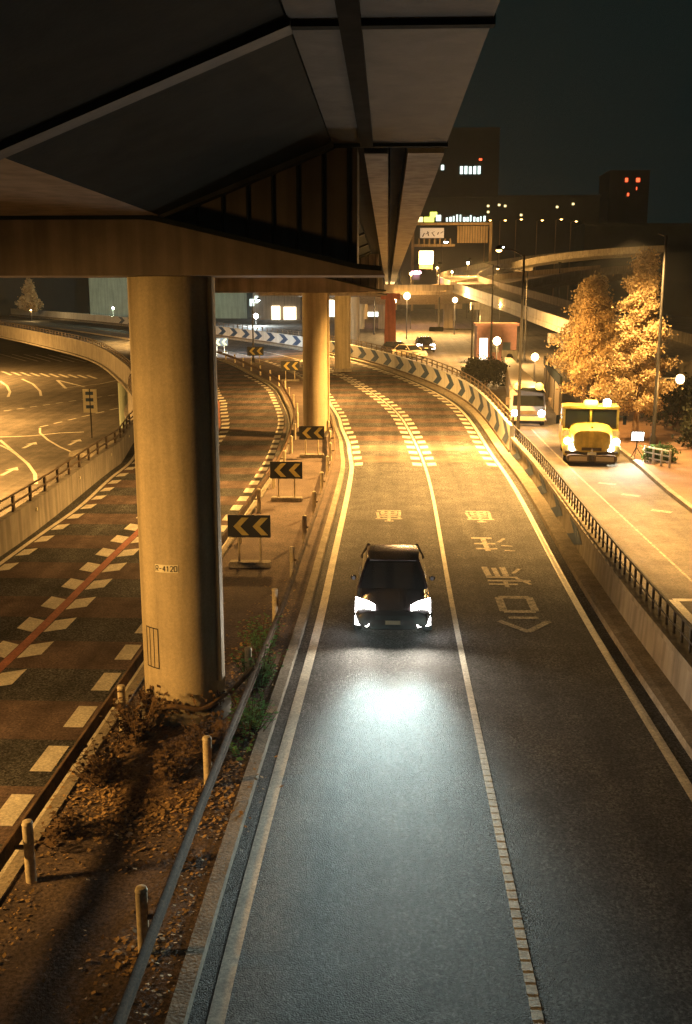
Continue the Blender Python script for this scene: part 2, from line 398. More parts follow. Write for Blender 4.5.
for y0 in srange(6, 58, 1.0)[:-1]: b.quad((8.32, y0, zf(y0) - .012), (8.40, y0, zf(y0) - .012), (8.40, y0 + 1, zf(y0 + 1) - .012), (8.32, y0 + 1, zf(y0 + 1) - .012))
b.build('lane_line', 'worn_paint', side_street)
for (x, y) in ((9.2, 41.5), (10.0, 36.0), (9.6, 39)):
    strokes(side_street, x, y, [(-.4, .2, .4, -.2, .3)], m='worn_paint', z=-0.008)

# ------------------------------------------------------------------ outer wall with chevrons and railings
SW = 48.0
wl = MB(); sweep(wl, -28, SW, lambda s: [(oW(s), -0.1), (oW(s) + 0.06, 0.86), (oW(s) - 0.02, 0.88), (oW(s) - 0.02, 1.0), (oW(s) + 0.30, 1.0), (oW(s) + 0.30, -0.5)])
near_wall = tag(wl.build('roadside_wall', 'concrete', bevel=0.0), 'low concrete wall with dark railing on top, right of the near expressway lane', 'wall')
b = MB(); sweep(b, 4, SW, lambda s: [(oW(s) + 0.165, 1.46), (oW(s) + 0.215, 1.46), (oW(s) + 0.215, 1.51), (oW(s) + 0.165, 1.51)]); b.build('top_rail', 'rail_dark', near_wall)
b = MB(); sweep(b, 4, SW, lambda s: [(oW(s) + 0.17, 1.18), (oW(s) + 0.21, 1.18), (oW(s) + 0.21, 1.22), (oW(s) + 0.17, 1.22)]); b.build('middle_rail', 'rail_dark', near_wall)
bal = None
for s in srange(4.5, SW - .3, 0.55):
    p = P(s, oW(s) + 0.19, 1.0)
    if bal is None:
        m = MB(); m.box(-.022, .022, -.03, .03, 0, .48); bal = m.build('baluster', 'rail_dark', near_wall); bal.location = p
    else: inst('baluster', bal, p, near_wall, ang(s))
ws = MB(); sweep(ws, SW + 0.4, 240, lambda s: [(oW(s), -0.1), (oW(s), 1.5), (oW(s) + 0.22, 1.5), (oW(s) + 0.22, -0.5)])
far_wall = tag(ws.build('chevron_wall', 'panel_white'), 'tall white barrier with dark blue chevrons curving round the bend', 'barrier')
b = MB()
for z in (1.72, 1.98): sweep(b, SW + 0.4, 170, lambda s: [(oW(s) + 0.14, z), (oW(s) + 0.19, z), (oW(s) + 0.19, z + .06), (oW(s) + 0.14, z + .06)])
b.build('top_rail', 'galvanised', far_wall)
b0 = None
for s in srange(SW + 0.6, 168, 1.6):
    p = P(s, oW(s) + 0.165, 1.5)
    if b0 is None:
        m = MB(); m.box(-.04, .04, -.05, .05, 0, .54); b0 = m.build('rail_post', 'galvanised', far_wall); b0.location = p
    else: inst('rail_post', b0, p, far_wall, ang(s))
b = MB(); sweep(b, SW + 0.4, 240, lambda s: [(oW(s) - 0.03, 0.19), (oW(s) - 0.03, 0.32), (oW(s) + .01, 0.32), (oW(s) + .01, 0.19)]); b.build('base_rail', 'galvanised', far_wall)
def chevron(parent, s, z0, z1, slope):
    zm = (z0 + z1) / 2; m = MB()
    def q(ds, z): return P(s + ds, oW(s + ds) + slope * z / 1.0 - 0.012, z)
    for lo, hi in ((z0, zm), (zm, z1)):
        a0, a1 = (1.3, 0.0) if lo == z0 else (0.0, 1.3)
        m.quad(q(a0, lo), q(a0 + 1.5, lo), q(a1 + 1.5, hi), q(a1, hi))
    m.build('chevron', 'chevron_blue', parent)
for i in range(40):
    s = 28.6 + i * 4.0
    if s + 2.9 < SW: chevron(near_wall, s, 0.2, 0.84, 0.06)
    elif s > SW + .5 and s < 205: chevron(far_wall, s, 0.36, 1.46, 0.0)
# inner parapet of the ramp
ip = MB(); sweep(ip, -28, 240, lambda s: [(oIN(s), -.9), (oIN(s), 1.02), (oIN(s) - 0.25, 1.02), (oIN(s) - 0.25, -0.75)])
par = tag(ip.build('ramp_parapet', 'concrete'), 'long curved concrete parapet along the left edge of the ramp', 'wall')
b = MB()
for z in (1.25, 1.52): sweep(b, -10, 240, lambda s: [(oIN(s) - 0.10, z), (oIN(s) - 0.15, z), (oIN(s) - 0.15, z + .05), (oIN(s) - 0.10, z + .05)])
b.build('top_rail', 'galvanised', par)
b = MB(); sweep(b, -20, 240, lambda s: [(oIN(s) - 0.24, -.7), (oIN(s) - 0.55, -.7), (oIN(s) - 0.55, -.9), (oIN(s) - 0.02, -.9)]); b.build('ledge', 'concrete', par)
b0 = None
for s in srange(8, 206, 1.7):
    p = P(s, oIN(s) - 0.125, 1.02)
    if b0 is None:
        m = MB(); m.box(-.035, .035, -.06, .06, 0, .52); b0 = m.build('rail_post', 'galvanised', par); b0.location = p
    else: inst('rail_post', b0, p, par, ang(s))
m0 = None
for s in srange(20, 62, 6):
    p = P(s, oIN(s) + 0.02, 0.72)
    if m0 is None:
        m = MB(); m.box(0, .03, -.05, .05, -.05, .05); m0 = m.build('reflector', 'plate_cream', par); m0.location = p
    else: inst('reflector', m0, p, par, ang(s))

# ------------------------------------------------------------------ the viaduct overhead
Y0, Y1 = -14.0, 240.0
via = thing('viaduct', (-3.6, 0, 0), 'dark steel viaduct overhead resting on round columns in the median', 'viaduct')
via.location = (0, 0, 0)
piers = [17.0, 54.3, 91.5, 128.8, 166.0, 203.0]
def slab(name, m, x0, x1, z0, z1, y0=Y0, y1=Y1): 
    b = MB(); b.box(x0, x1, y0, y1, z0, z1); return b.build(name, m, via)
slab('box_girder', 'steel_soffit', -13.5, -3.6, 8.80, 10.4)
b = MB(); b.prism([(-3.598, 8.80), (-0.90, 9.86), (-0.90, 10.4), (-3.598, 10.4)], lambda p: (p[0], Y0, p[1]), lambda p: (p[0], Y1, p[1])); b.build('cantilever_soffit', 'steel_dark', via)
slab('deck_slab', 'concrete', -13.5, 0.9, 10.42, 10.75)
slab('edge_parapet', 'concrete', 0.62, 0.92, 10.76, 11.7)
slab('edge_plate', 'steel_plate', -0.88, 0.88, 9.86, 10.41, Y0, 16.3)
slab('edge_flange', 'concrete', -0.40, -0.02, 9.80, 10.41, 16.9, Y1)
slab('edge_flange', 'concrete', 0.30, 0.88, 9.80, 10.41, 16.9, Y1)
b = MB(); b.box(-0.44, -0.25, Y0, 16.2, 9.80, 9.858); b.build('shade_strip', 'recess_shade', via)  # dark box painted in place of a shaded recess
b = MB(); b.box(0.02, 0.26, 16.9, Y1, 9.95, 10.40); b.build('recess_panel', 'recess_shade', via)  # recess between the flanges, its shade put into the colour
b = MB(); b.box(-0.87, -0.42, 16.9, Y1, 9.95, 10.40); b.build('recess_panel', 'recess_shade', via)  # left recess, painted near black as shade
y = 2.4
while y < 120:
    if y > 9 or True:
        b = MB(); b.prism([(-3.62, 8.73), (-0.86, 9.80), (-0.86, 9.9), (-3.62, 8.84)], lambda p: (p[0], y - .14, p[1]), lambda p: (p[0], y + .14, p[1])); b.build('bracket', 'steel_plate', via)
        if y < 17: b = MB(); b.box(-.87, .9, y - .06, y + .06, 9.81, 9.9); b.build('joint_rib', 'steel_dark', via)
    y += 6.95
for k, py in enumerate(piers):
    F0 = py - 0.8
    b = MB(); b.prism([(-11.5, 7.88), (-0.05, 7.88), (-0.10, 7.96), (-0.5, 8.0), (-3.7, 8.74), (-11.5, 8.74)], lambda p: (p[0], F0, p[1]), lambda p: (p[0], py + .8, p[1]))
    cap = b.build('cross_beam', 'steel_soffit', via)
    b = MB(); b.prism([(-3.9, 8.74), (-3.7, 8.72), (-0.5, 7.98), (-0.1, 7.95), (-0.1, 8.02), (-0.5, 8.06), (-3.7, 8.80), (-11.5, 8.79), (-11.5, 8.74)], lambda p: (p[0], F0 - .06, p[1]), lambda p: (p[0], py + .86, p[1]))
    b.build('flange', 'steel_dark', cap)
    b = MB(); b.prism([(-3.66, 8.76), (-0.5, 8.03), (-0.5, 9.84), (-0.9, 9.84), (-3.58, 8.80)], lambda p: (p[0], py - .5, p[1]), lambda p: (p[0], py + .5, p[1]))
    web = b.build('web_plate', 'steel_brown', via)
    if k < 3:
        for i in range(7):
            x = -3.05 + i * 0.40; t = (x + 3.58) / 2.68; zt = min(8.80 + t * 1.04, 9.84); zb = 8.75 - (x + 3.7) / 3.2 * 0.74 + .06
            b = MB(); b.box(x - .015, x + .015, py - .535, py - .49, zb, zt); b.build('stiffener', 'steel_dark', web)
    b = MB()
    z0 = zf(py) + 0.13 - (0.6 if k > 2 else 0.0)
    xc = -3.62 - 0.006 * (py - 17); r = 0.72
    b.lathe((xc, py, z0), [(r, 0), (r, 7.87 - z0)], 48)
    colm = tag(b.build('viaduct_column', 'column_concrete', None, smooth=True),
        ['thick round concrete column with numbered plate nearest the camera', 'round concrete column behind the three near chevron signs', 'round column behind the blue chevron barrier, third under the viaduct',
         'small round column fourth under the viaduct', 'far round column fifth under the viaduct', 'farthest round column under the viaduct'][k], 'column', 'columns under the viaduct')
    b = MB(); b.lathe((xc, py, z0 - 0.02), [(r + .10, 0), (r + .10, .24), (r + .02, .30)], 40); b.build('base_collar', 'concrete', colm, smooth=True)
    a = R_(-24); px, pyy = xc + (r + .035) * math.cos(a), py + (r + .035) * math.sin(a)
    b = MB(); b.tube([(px, pyy, 7.87), (px, pyy, z0 + .75)], 0.045, 10); b.build('downpipe', 'column_concrete', colm, smooth=True)
    if k == 0:
        col1 = colm; cx1, cy1, cz1 = xc, py, z0
# number plate and painted marks wrapped on the near column
def wrap(u, z, dr):
    a = -math.pi / 2 + u / 0.72; return (cx1 + (0.72 + dr) * math.cos(a), cy1 + (0.72 + dr) * math.sin(a), z)
def patch(name, m, u0, u1, z0, z1, dr, parent, n=6):
    b = MB(); vs = []
    for i in range(n + 1):
        u = u0 + (u1 - u0) * i / n; vs += [wrap(u, z0, dr), wrap(u, z1, dr)]
    b.add(vs, [(2 * i, 2 * i + 2, 2 * i + 3, 2 * i + 1) for i in range(n)]); return b.build(name, m, parent, fix=False)
ZP = 3.03
plate = patch('number_plate', 'plate_cream', -0.32, 0.10, ZP - .07, ZP + .07, 0.006, col1)
GL = {'R': [(0, 0, 0, 1), (0, 1, 1, 1), (1, 1, 1, .5), (1, .5, 0, .5), (.4, .5, 1, 0)], '-': [(.1, .5, .9, .5)], '4': [(.75, 0, .75, 1), (.75, 1, 0, .35), (0, .3, 1, .3)],
      '1': [(.5, 0, .5, 1), (.2, .8, .5, 1)], '2': [(0, .85, .2, 1), (.2, 1, .9, 1), (1, .95, 1, .6), (1, .6, 0, 0), (0, 0, 1, 0)], '0': [(0, 0, 0, 1), (0, 1, 1, 1), (1, 1, 1, 0), (1, 0, 0, 0)]}
b = MB()
for i, ch in enumerate('R-4120'):
    for (a0, c0, a1, c1) in GL[ch]:
        u0 = -0.30 + i * 0.066 + a0 * 0.045; u1 = -0.30 + i * 0.066 + a1 * 0.045; z0 = ZP - .045 + c0 * .09; z1 = ZP - .045 + c1 * .09
        d = Vector((u1 - u0, z1 - z0)); d.normalize(); nx, nz = -d.y * .007, d.x * .007
        b.quad(wrap(u0 + nx, z0 + nz, .009), wrap(u1 + nx, z1 + nz, .009), wrap(u1 - nx, z1 - nz, .009), wrap(u0 - nx, z0 - nz, .009))
b.build('lettering', 'ink_black', plate, fix=False)
for (u0, u1, z0, z1) in ((-.63, -.61, 1.22, 1.92), (-.53, -.515, 1.22, 1.92), (-.43, -.415, 1.22, 1.92), (-.33, -.31, 1.22, 1.92), (-.63, -.31, 1.20, 1.22), (-.63, -.31, 1.92, 1.94)):
    patch('painted_mark', 'ink_black', u0, u1, z0, z1, 0.004, col1, 4)

# ------------------------------------------------------------------ guard rails in the median
def guard_rail(name, s0, s1, fo, side, label, ztop=0.80, post0=2.0, step=4.0, nposts=15):
    b = MB()
    prof = lambda s: [(fo(s), ztop - .225)] + [(fo(s) + side * o, ztop - h) for o, h in ((.05, .19), (.05, .155), (.005, .13), (.005, .095), (.05, .07), (.05, .035), (0, 0), (-.014, 0), (-.02, .11), (-.014, .225))]
    sweep(b, s0, s1, prof, 1.0)
    g = tag(b.build(name, 'rail_brown', smooth=True), label, 'guard rail')
    p0 = None
    for i in range(nposts):
        s = post0 + i * step
        if s > s1: break
        p = P(s, fo(s) - side * .20, 0.13)
        if p0 is None:
            m = MB(); m.lathe((0, 0, 0), [(.068, 0), (.068, .80), (.075, .82), (.06, .86), (.02, .87)], 14); p0 = m.build('post', 'post_paint', g, smooth=True); p0.location = p
        else: inst('post', p0, p, g)
        m = MB(); a = P(s, fo(s) - side * .15, ztop - .18); c = P(s, fo(s) - side * .0, ztop - .18); m.tube([a, c], .03, 6); m.build('bracket', 'galvanised', g)
    return g
guard_rail('guard_rail', -8, 82, lambda s: oL(s) - .78, 1, 'steel guard rail along the right edge of the median', post0=2.1, nposts=20)
guard_rail('guard_rail', -8, 118, lambda s: oLR(s) + .52, -1, 'steel guard rail along the ramp side of the median', post0=2.3, step=4.6, nposts=25)

# chevron signs
def chevron_sign(x, y, k, label, rz=0.0):
    z = zf(y) + 0.14
    t = thing('chevron_sign', (x, y, z), label, 'sign', 'chevron signs along the median', rz)
    b = MB(); b.box(-.6 * k, .6 * k, -.02, .02, .86, .86 + .64 * k); bd = b.build('board', 'sign_black', t, bevel=.006)
    for i, cx in enumerate((-.27, .27)):
        b = MB(); cx *= k; zc = .86 + .32 * k; w = .13 * k; h = .25 * k; a = .17 * k
        for sg in (-1, 1):
            poly = [(cx - a, 0), (cx - a + 2 * w * .75, 0), (cx + a * .4 + 2 * w * .75, sg * h), (cx + a * .4, sg * h)]
            b.prism(poly, lambda p: (p[0], -.022, zc + p[1]), lambda p: (p[0], -.030, zc + p[1]))
        b.build('chevron', 'sign_yellow', bd)
    for sx in (-.3, .3):
        b = MB(); b.tube([(sx * k, .05, 0.0), (sx * k, .05, 1.3)], .032, 8); b.build('post', 'post_paint', t, smooth=True)
    b = MB(); b.box(-.58 * k, .58 * k, -.12, .22, 0, .16); b.build('base_block', 'kerb_concrete', t, bevel=.02)
chevron_sign(-3.82, 27.1, 1.0, 'black sign with two yellow chevrons nearest the numbered column')
chevron_sign(-3.72, 36.5, 1.0, 'black chevron sign in the middle of the near three on the median')
chevron_sign(-3.55, 46.9, 1.0, 'black chevron sign right in front of the second column', .05)
p = P(84, -5.9); chevron_sign(p.x, p.y, 1.25, 'black chevron sign half hidden left of the second column', .2)
p = P(101, -6.4); chevron_sign(p.x, p.y, 1.35, 'far black chevron sign, second of the two small ones beside the white barrier', .3)
p = P(116, -6.6); chevron_sign(p.x, p.y, 1.35, 'farthest small black chevron sign, left of all others between the columns', .35)

# ------------------------------------------------------------------ street lamps
def lamp(base, h, arm, power, label, col=SODIUM, glassm='lamp_sodium', spot=True, r=0.09, size=2.75, mat_='pole_dark', head=1.0):
    t = thing('street_lamp', base, label, 'street lamp', 'street lamps')
    b = MB(); b.lathe((0, 0, 0), [(r * 1.7, 0), (r * 1.7, .5), (r, .6), (r * .6, h)], 10); b.build('pole', mat_, t, smooth=True)
    ax, ay = arm
    b = MB(); b.tube([(0, 0, h - .05), (ax * .5, ay * .5, h + .25), (ax, ay, h + .3)], .04, 6); b.build('arm', mat_, t, smooth=True)
    b = MB(); b.lathe((ax, ay, h + .24), [(.17 * head, 0), (.21 * head, .08), (.12 * head, .2), (.03, .24)], 12); hd = b.build('lamp_head', mat_, t, smooth=True)
    b = MB(); b.lathe((ax, ay, h + .235), [(.05 * head, -.10 * head), (.12 * head, -.07 * head), (.155 * head, 0)], 12); gl = b.build('lamp_glass', glassm, hd, smooth=True)
    gl.visible_shadow = True
    if power:
        if spot: light('lamp_light', 'SPOT', (ax, ay, h + .05), power, col, t, .12, (ax, ay, 0), size, .7)
        else: light('lamp_light', 'POINT', (ax, ay, h - .05), power, col, t, .12)
    return t
lampA = lamp((-13.45, 9.3, 0.0), 4.6, (1.2, 0), 0, 'tall street lamp beside the ramp, left of the near column')
light('lamp_light', 'SPOT', (1.2, 0, 4.35), 6600, SODIUM, lampA, .7, (9.5, 7.4, .4), R_(92), 1.0)
light('lamp_glow', 'POINT', (1.2, 0, 4.3), 210, SODIUM, lampA, .2)
lamp((6.72, 51.4, zf(51.4)), 9.6, (-1.25, 0), 0, 'tall dark lamp post at the step in the roadside wall', col=SODIUM)
light('lamp_light', 'SPOT', (4.9, 51.3, 9.6), 56000, SODIUM, None, .15, (2.0, 46.0, 0), R_(88), .7)
light('lamp_light', 'SPOT', (4.9, 51.5, 9.6), 34000, SODIUM, None, .15, (3.5, 60.0, 0), R_(124), .6)

def soffit_lamp(x, y, z, power, label, rx=0):
    t = thing('soffit_lamp', (x, y, z), label, 'lamp', 'lamps under the viaduct')
    b = MB(); b.box(-.3, .3, -.14, .14, -.16, 0); b.build('lamp_housing', 'steel_dark', t, bevel=.02)
    b = MB(); b.box(-.25, .25, -.10, .10, -.19, -.165); b.build('lamp_glass', 'lamp_sodium', t)
    light('lamp_light', 'SPOT', (0, 0, -.25), power, SODIUM, t, .4, (0, 0, -5), 2.6, .8)
soffit_lamp(-4.4, 36, 8.80, 7000, 'lamp fixed under the viaduct between the first two columns')
soffit_lamp(-4.6, 72, 8.80, 14000, 'lamp fixed under the viaduct behind the second column')
soffit_lamp(-5.0, 108, 8.80, 20000, 'lamp fixed under the viaduct behind the third column')

p = P(103, -6.2); lamp((p.x, p.y, p.z), 6.0, (.6, 0), 0, 'white lamp post on the median hidden behind the second column', WHITE, 'lamp_white')
light('lamp_light', 'SPOT', (p.x + .6, p.y, p.z + 6.0), 40000, WHITE, None, .15, (p.x - 10, p.y + 34, p.z + 2.5), R_(80), .9)
# globe lamp and tall pole by the tree
t = thing('lamp_pole', (13.0, 49.1, zf(49)), 'tall thin pole with glowing globe lamp right of the golden tree', 'street lamp', 'street lamps')
b = MB(); b.lathe((0, 0, 0), [(.16, 0), (.16, .9), (.10, 1.0), (.06, 10.4)], 10); b.build('pole', 'pole_dark', t, smooth=True)
b = MB(); b.tube([(0, 0, 3.75), (1.05, 0, 3.75)], .03, 6); b.build('arm', 'pole_dark', t, smooth=True)
b = MB(); b.tube([(0, 0, 10.35), (-.35, 0, 10.5)], .035, 6); b.build('cap_bracket', 'pole_dark', t)
light('lamp_light', 'SPOT', (-1.8, -1.0, 10.2), 19000, (1.0, .57, .18), t, .15, (-1.5, -2, 0), 2.7, .7)  # light added to brighten street and tree; no lamp head up here
b = MB(); b.lathe((1.1, 0, 3.5), [(.04, -.02), (.15, .03), (.21, .16), (.21, .26), (.15, .39), (.04, .44)], 14); b.build('globe', 'lamp_warm', t, smooth=True)
light('lamp_light', 'POINT', (1.1, -.35, 3.7), 800, SODIUM, t, .2)
def globe(x, y, z, power, label, rad=.22, m='lamp_warm', col=WARM):
    z0 = zf(y)
    t = thing('globe_lamp', (x, y, z0), label, 'street lamp', 'street lamps')
    b = MB(); b.lathe((0, 0, 0), [(.10, 0), (.07, .5), (.05, z - z0 - rad)], 8); b.build('pole', 'pole_dark', t, smooth=True)
    c = z - z0
    b = MB(); b.lathe((0, 0, c), [(rad * .2, -rad), (rad * .75, -rad * .65), (rad, 0), (rad * .75, rad * .65), (rad * .2, rad)], 12); b.build('globe', m, t, smooth=True)
    if power: light('lamp_light', 'POINT', (0, -rad * 2, c), power, col, t, .2)
def at(x, y, Y):
    f = 1000.0; cp, sp = math.cos(PITCH), math.sin(PITCH); cw, sw = math.cos(YAW), math.sin(YAW)
    a, u = (x - 346) / f, (512 - y) / f
    fx, fz = cp + u * sp, -sp + u * cp
    X, YY = a * cw - fx * sw, a * sw + fx * cw
    k = Y / YY
    return Vector((X * k, Y, H + fz * k))
for (px, py, Y, pw, lb, rad) in ((535, 357, 66, 800, 'glowing globe lamp above the cream truck', .26), (497, 341, 100, 5000, 'glowing globe lamp in front of the red kiosk', .42), (482, 332, 108, 4000, 'smaller globe lamp left of the red kiosk', .32)):
    p = at(px, py, Y); globe(p.x, p.y, p.z, pw, lb, rad)
for (px, Y, top, lb) in ((471, 85.3, 6.2, 'thin dark pole carrying the traffic signal'), (490, 88.8, 9.5, 'thin dark pole right of the signal pole')):
    p = at(px, 378, Y); z0 = zf(Y)
    t = thing('signal_pole' if px == 471 else 'utility_pole', (p.x, Y, z0), lb, 'pole', 'thin poles beside the bend')
    b = MB(); b.lathe((0, 0, 0), [(.14, 0), (.13, 1.0), (.09, 1.1), (.06, top)], 10); b.build('pole', 'pole_dark', t, smooth=True)
    if px == 471:
        b = MB(); b.tube([(0, 0, 4.2), (-2.6, 0, 4.25)], .04, 6); b.build('arm', 'pole_dark', t)
        b = MB(); b.box(-3.6, -2.4, -.12, .12, 4.05, 4.42); sg = b.build('signal_head', 'steel_dark', t, bevel=.05)
        for i in range(3):
            b = MB(); b.tube([(-3.38 + i * .38, .12, 4.24), (-3.38 + i * .38, .26, 4.24)], .14, 12); b.build('visor', 'steel_dark', sg)
    else:
        b = MB(); b.tube([(0, 0, top), (-.9, 0, top + .2)], .035, 6); b.build('arm', 'pole_dark', t)

# lower street on the left
def lp(x, y, dz=0): return Vector((x, y, zf(y) - 5.0 + dz))
def low_line(pts, w, m='white_paint', name='edge_line'):
    b = MB(); vs = []
    for i, (x, y) in enumerate(pts):
        a = Vector(pts[max(i - 1, 0)]); c = Vector(pts[min(i + 1, len(pts) - 1)]); d = (c - a).normalized(); n = Vector((-d.y, d.x)) * w / 2
        vs += [lp(x + n.x, y + n.y, .006), lp(x - n.x, y - n.y, .006)]
    b.add(vs, [(2 * i, 2 * i + 1, 2 * i + 3, 2 * i + 2) for i in range(len(pts) - 1)]); b.build(name, m, lower_street)
def gl(x, y):   # ground point of the lower street along a sight line
    lo, hi = 20.0, 400.0
    for _ in range(50):
        mid = (lo + hi) / 2; q = at(x, y, mid)
        if q.z > zf(q.y) - 5.0: lo = mid
        else: hi = mid
    return (q.x, q.y)
def px_line(pts, w, **k): low_line([gl(*q) for q in pts], w, **k)
px_line([(0, 437), (30, 436), (60, 433), (84, 432)], .3, name='stop_line')
px_line([(0, 440), (14, 452), (28, 464), (35, 474), (36, 484)], .25)
px_line([(0, 445), (10, 450), (20, 457)], .2)
px_line([(40, 428), (40, 433), (48, 440), (60, 447), (74, 453)], .2)
for i in range(10):
    x = 2 + i * 9.5; px_line([(x, 371.5 + i * .45), (x + 9, 375.0 + i * .4)], .4, name='crossing_stripe')
px_line([(0, 381), (7, 386), (10, 392), (8, 397)], .3)
px_line([(22, 379), (33, 384), (40, 391), (41, 396)], .3)
px_line([(57, 380), (66, 388.5), (85, 387), (57, 380)], .35)
px_line([(62, 388), (100, 384), (128, 378)], .25)
for i in range(9): px_line([(4 + i * 13, 411 - i * 1.9), (11 + i * 13, 410 - i * 1.9)], .25, name='lane_dash')
for i in range(6): px_line([(40 + i * 14, 427 - i * 3.4), (48 + i * 14, 425.2 - i * 3.4)], .25, name='lane_dash')
for i in range(7): px_line([(0 + i * 12, 354 + i * .2), (26 + i * 12, 361 + i * .2)], .3)
def low_arrow(x, y):
    X, Y = gl(x, y)
    b = MB(); b.quad(lp(X - .15, Y - 1.6, .007), lp(X + .15, Y - 1.6, .007), lp(X + .15, Y + .3, .007), lp(X - .15, Y + .3, .007))
    b.quad(lp(X - .5, Y + .3, .007), lp(X + .5, Y + .3, .007), lp(X, Y + 1.5, .007)); b.build('arrow_mark', 'white_paint', lower_street)
for q in ((30, 445), (75, 442), (10, 471)): low_arrow(*q)
X, Y = gl(92, 438)
t = thing('lower_sign', (X, Y, zf(Y) - 5), 'pale rectangular road sign on a post below the ramp', 'sign')
b = MB(); b.lathe((0, 0, 0), [(.06, 0), (.06, 4.2)], 8); b.build('post', 'pole_dark', t)
b = MB(); b.box(-.6, .6, -.03, .03, 2.2, 4.2); sb = b.build('panel', 'plate_cream', t, bevel=.02)
for zz in (2.55, 3.15, 3.7):
    b = MB(); b.box(-.36, .3, -.045, -.032, zz, zz + .28); b.build('painted_mark', 'chevron_blue', sb)
X, Y = gl(96, 452)
b = MB(); b.loft([[(X - 1.6, Y - 2, zf(Y) - 5.1), (X + 3, Y - 4, zf(Y) - 5.1), (X + 3.5, Y + 4, zf(Y) - 5.1), (X, Y + 5, zf(Y) - 5.1)], [(X - 1.5, Y - 1.9, zf(Y) - 4.7), (X + 2.9, Y - 3.9, zf(Y) - 4.7), (X + 3.4, Y + 3.9, zf(Y) - 4.7), (X, Y + 4.8, zf(Y) - 4.7)]])
tag(b.build('traffic_island', 'kerb_concrete'), kind='structure')
for (x, y, pw, lb) in ((-50, 88, 160000, 'street lamp beside the lower street, left of the picture'), (-66, 128, 200000, 'street lamp at the far crossing of the lower street'), (-31, 60, 45000, 'street lamp on the lower street nearest the ramp wall')):
    t_ = lamp((x, y, zf(y) - 5), 10.0, (1.5, 0), pw, lb)
    light('lamp_glow', 'POINT', (1.6, 0, 9.6), pw * .10, SODIUM, t_, .2)

# ------------------------------------------------------------------ pavement on the right and things on it
ks = srange(-20, 66, 3)
ex = table((20, 10.0), (36, 11.0), (50, 11.6), (66, 12.6))
b = MB(); b.loft([[(ex(y), y, zf(y) - .2), (ex(y) + .02, y, zf(y) + .14), (ex(y) + .22, y, zf(y) + .15), (ex(y) + .22, y, zf(y) - .2)] for y in ks]); pk = b
sw = MB(); sw.loft([[(ex(y) + .2, y, zf(y) - .2), (ex(y) + .2, y, zf(y) + .135), (45, y, zf(y) + .135), (45, y, zf(y) - .2)] for y in ks])
pavement = tag(sw.build('pavement', 'sidewalk'), kind='structure')
pk.build('kerb', 'kerb_concrete', pavement)

# leaves helper
def leaf_cloud(mb, pts, n, sig, size, rng):
    for i in range(n):
        c = rng.choice(pts); sgm = sig * c[1]
        p = Vector((rng.gauss(0, sgm), rng.gauss(0, sgm), rng.gauss(0, sgm * .75))) + c[0]
        a = Vector((rng.uniform(-1, 1), rng.uniform(-1, 1), rng.uniform(-.6, 1))).normalized()
        u = a.cross(Vector((rng.uniform(-1, 1), rng.uniform(-1, 1), .3))).normalized(); w = a.cross(u)
        k = size * rng.uniform(.6, 1.4)
        mb.add([p - u * k, p + w * k * .7, p + u * k, p - w * k * .5], [(0, 1, 2, 3)])
def tree(x, y, h, rad, n, leafm, label, trunk_h=1.6, conic=True, size=.11, seed=1, z=None, cat='tree', name='ginkgo_tree', group='trees on the pavement'):
    rng = random.Random(seed); z0 = zf(y) + .13 if z is None else z
    t = thing(name, (x, y, z0), label, cat, group)
    b = MB(); b.tube([(0, 0, 0), (.04, .02, trunk_h), (-.05, 0, h * .55), (.03, 0, h * .95)], [.20, .15, .09, .02], 8)
    cl = []
    nb = 46
    for i in range(nb):
        f = (i + .5) / nb; zb = trunk_h + (h - trunk_h) * f * .97
        prof = (1 - f) ** 1.0 * min(1, .55 + f * 3.5) if conic else math.sin(math.pi * min(.98, .12 + f * .86)) ** .6
        L = rad * prof * rng.uniform(.6, 1.12) + .1; a = i * 2.4 + rng.uniform(-.5, .5)
        tip = Vector((math.cos(a) * L, math.sin(a) * L, zb + L * rng.uniform(.1, .5)))
        b.tube([(0, 0, zb - .15), tip * .5 + Vector((0, 0, zb * .5 - .05)), tip], [.05, .035, .012], 5, False)
        for q in (1.0, .72, .45): cl.append((Vector((tip.x * q, tip.y * q, zb + (tip.z - zb) * q)) + Vector((rng.uniform(-.15, .15),) * 3), rng.uniform(.6, 1.1)))
    b.build('trunk', 'bark', t, smooth=True)
    lv = MB(); leaf_cloud(lv, cl, n, rad * .105, size, rng)
    lv.build('crown', leafm, t, fix=False)
    return t
tree(12.95, 52.6, 9.6, 2.25, 32000, 'leaf_gold', 'tall golden ginkgo tree with pointed crown left of the lamp pole', 1.5, True, .068, 3)
tree(12.0, 59.5, 8.4, 2.3, 22000, 'leaf_gold', 'darker golden ginkgo tree behind and left of the tallest one', 1.6, True, .07, 5)
tree(13.2, 68.0, 8.2, 2.6, 14000, 'leaf_gold', 'farthest of the three golden ginkgo trees', 1.8, True, .095, 8)
def bush(x, y, rx, ry, h, n, m, label, seed, z=None, name='bush', size=.09):
    rng = random.Random(seed); z0 = (zf(y) + .13) if z is None else z
    t = thing(name, (x, y, z0), label, 'bush', 'bushes')
    b = MB()
    for i in range(8): a = i * .8; b.tube([(0, 0, 0), (math.cos(a) * rx * .6, math.sin(a) * ry * .6, h * .8)], [.03, .01], 4, False)
    b.build('stem', 'bark', t)
    cl = [(Vector((rng.uniform(-rx, rx) * .8, rng.uniform(-ry, ry) * .8, rng.uniform(.15, .85) * h)), 1.0) for i in range(40)]
    lv = MB(); leaf_cloud(lv, cl, n, min(rx, ry) * .22, size, rng); lv.build('foliage', m, t, fix=False)
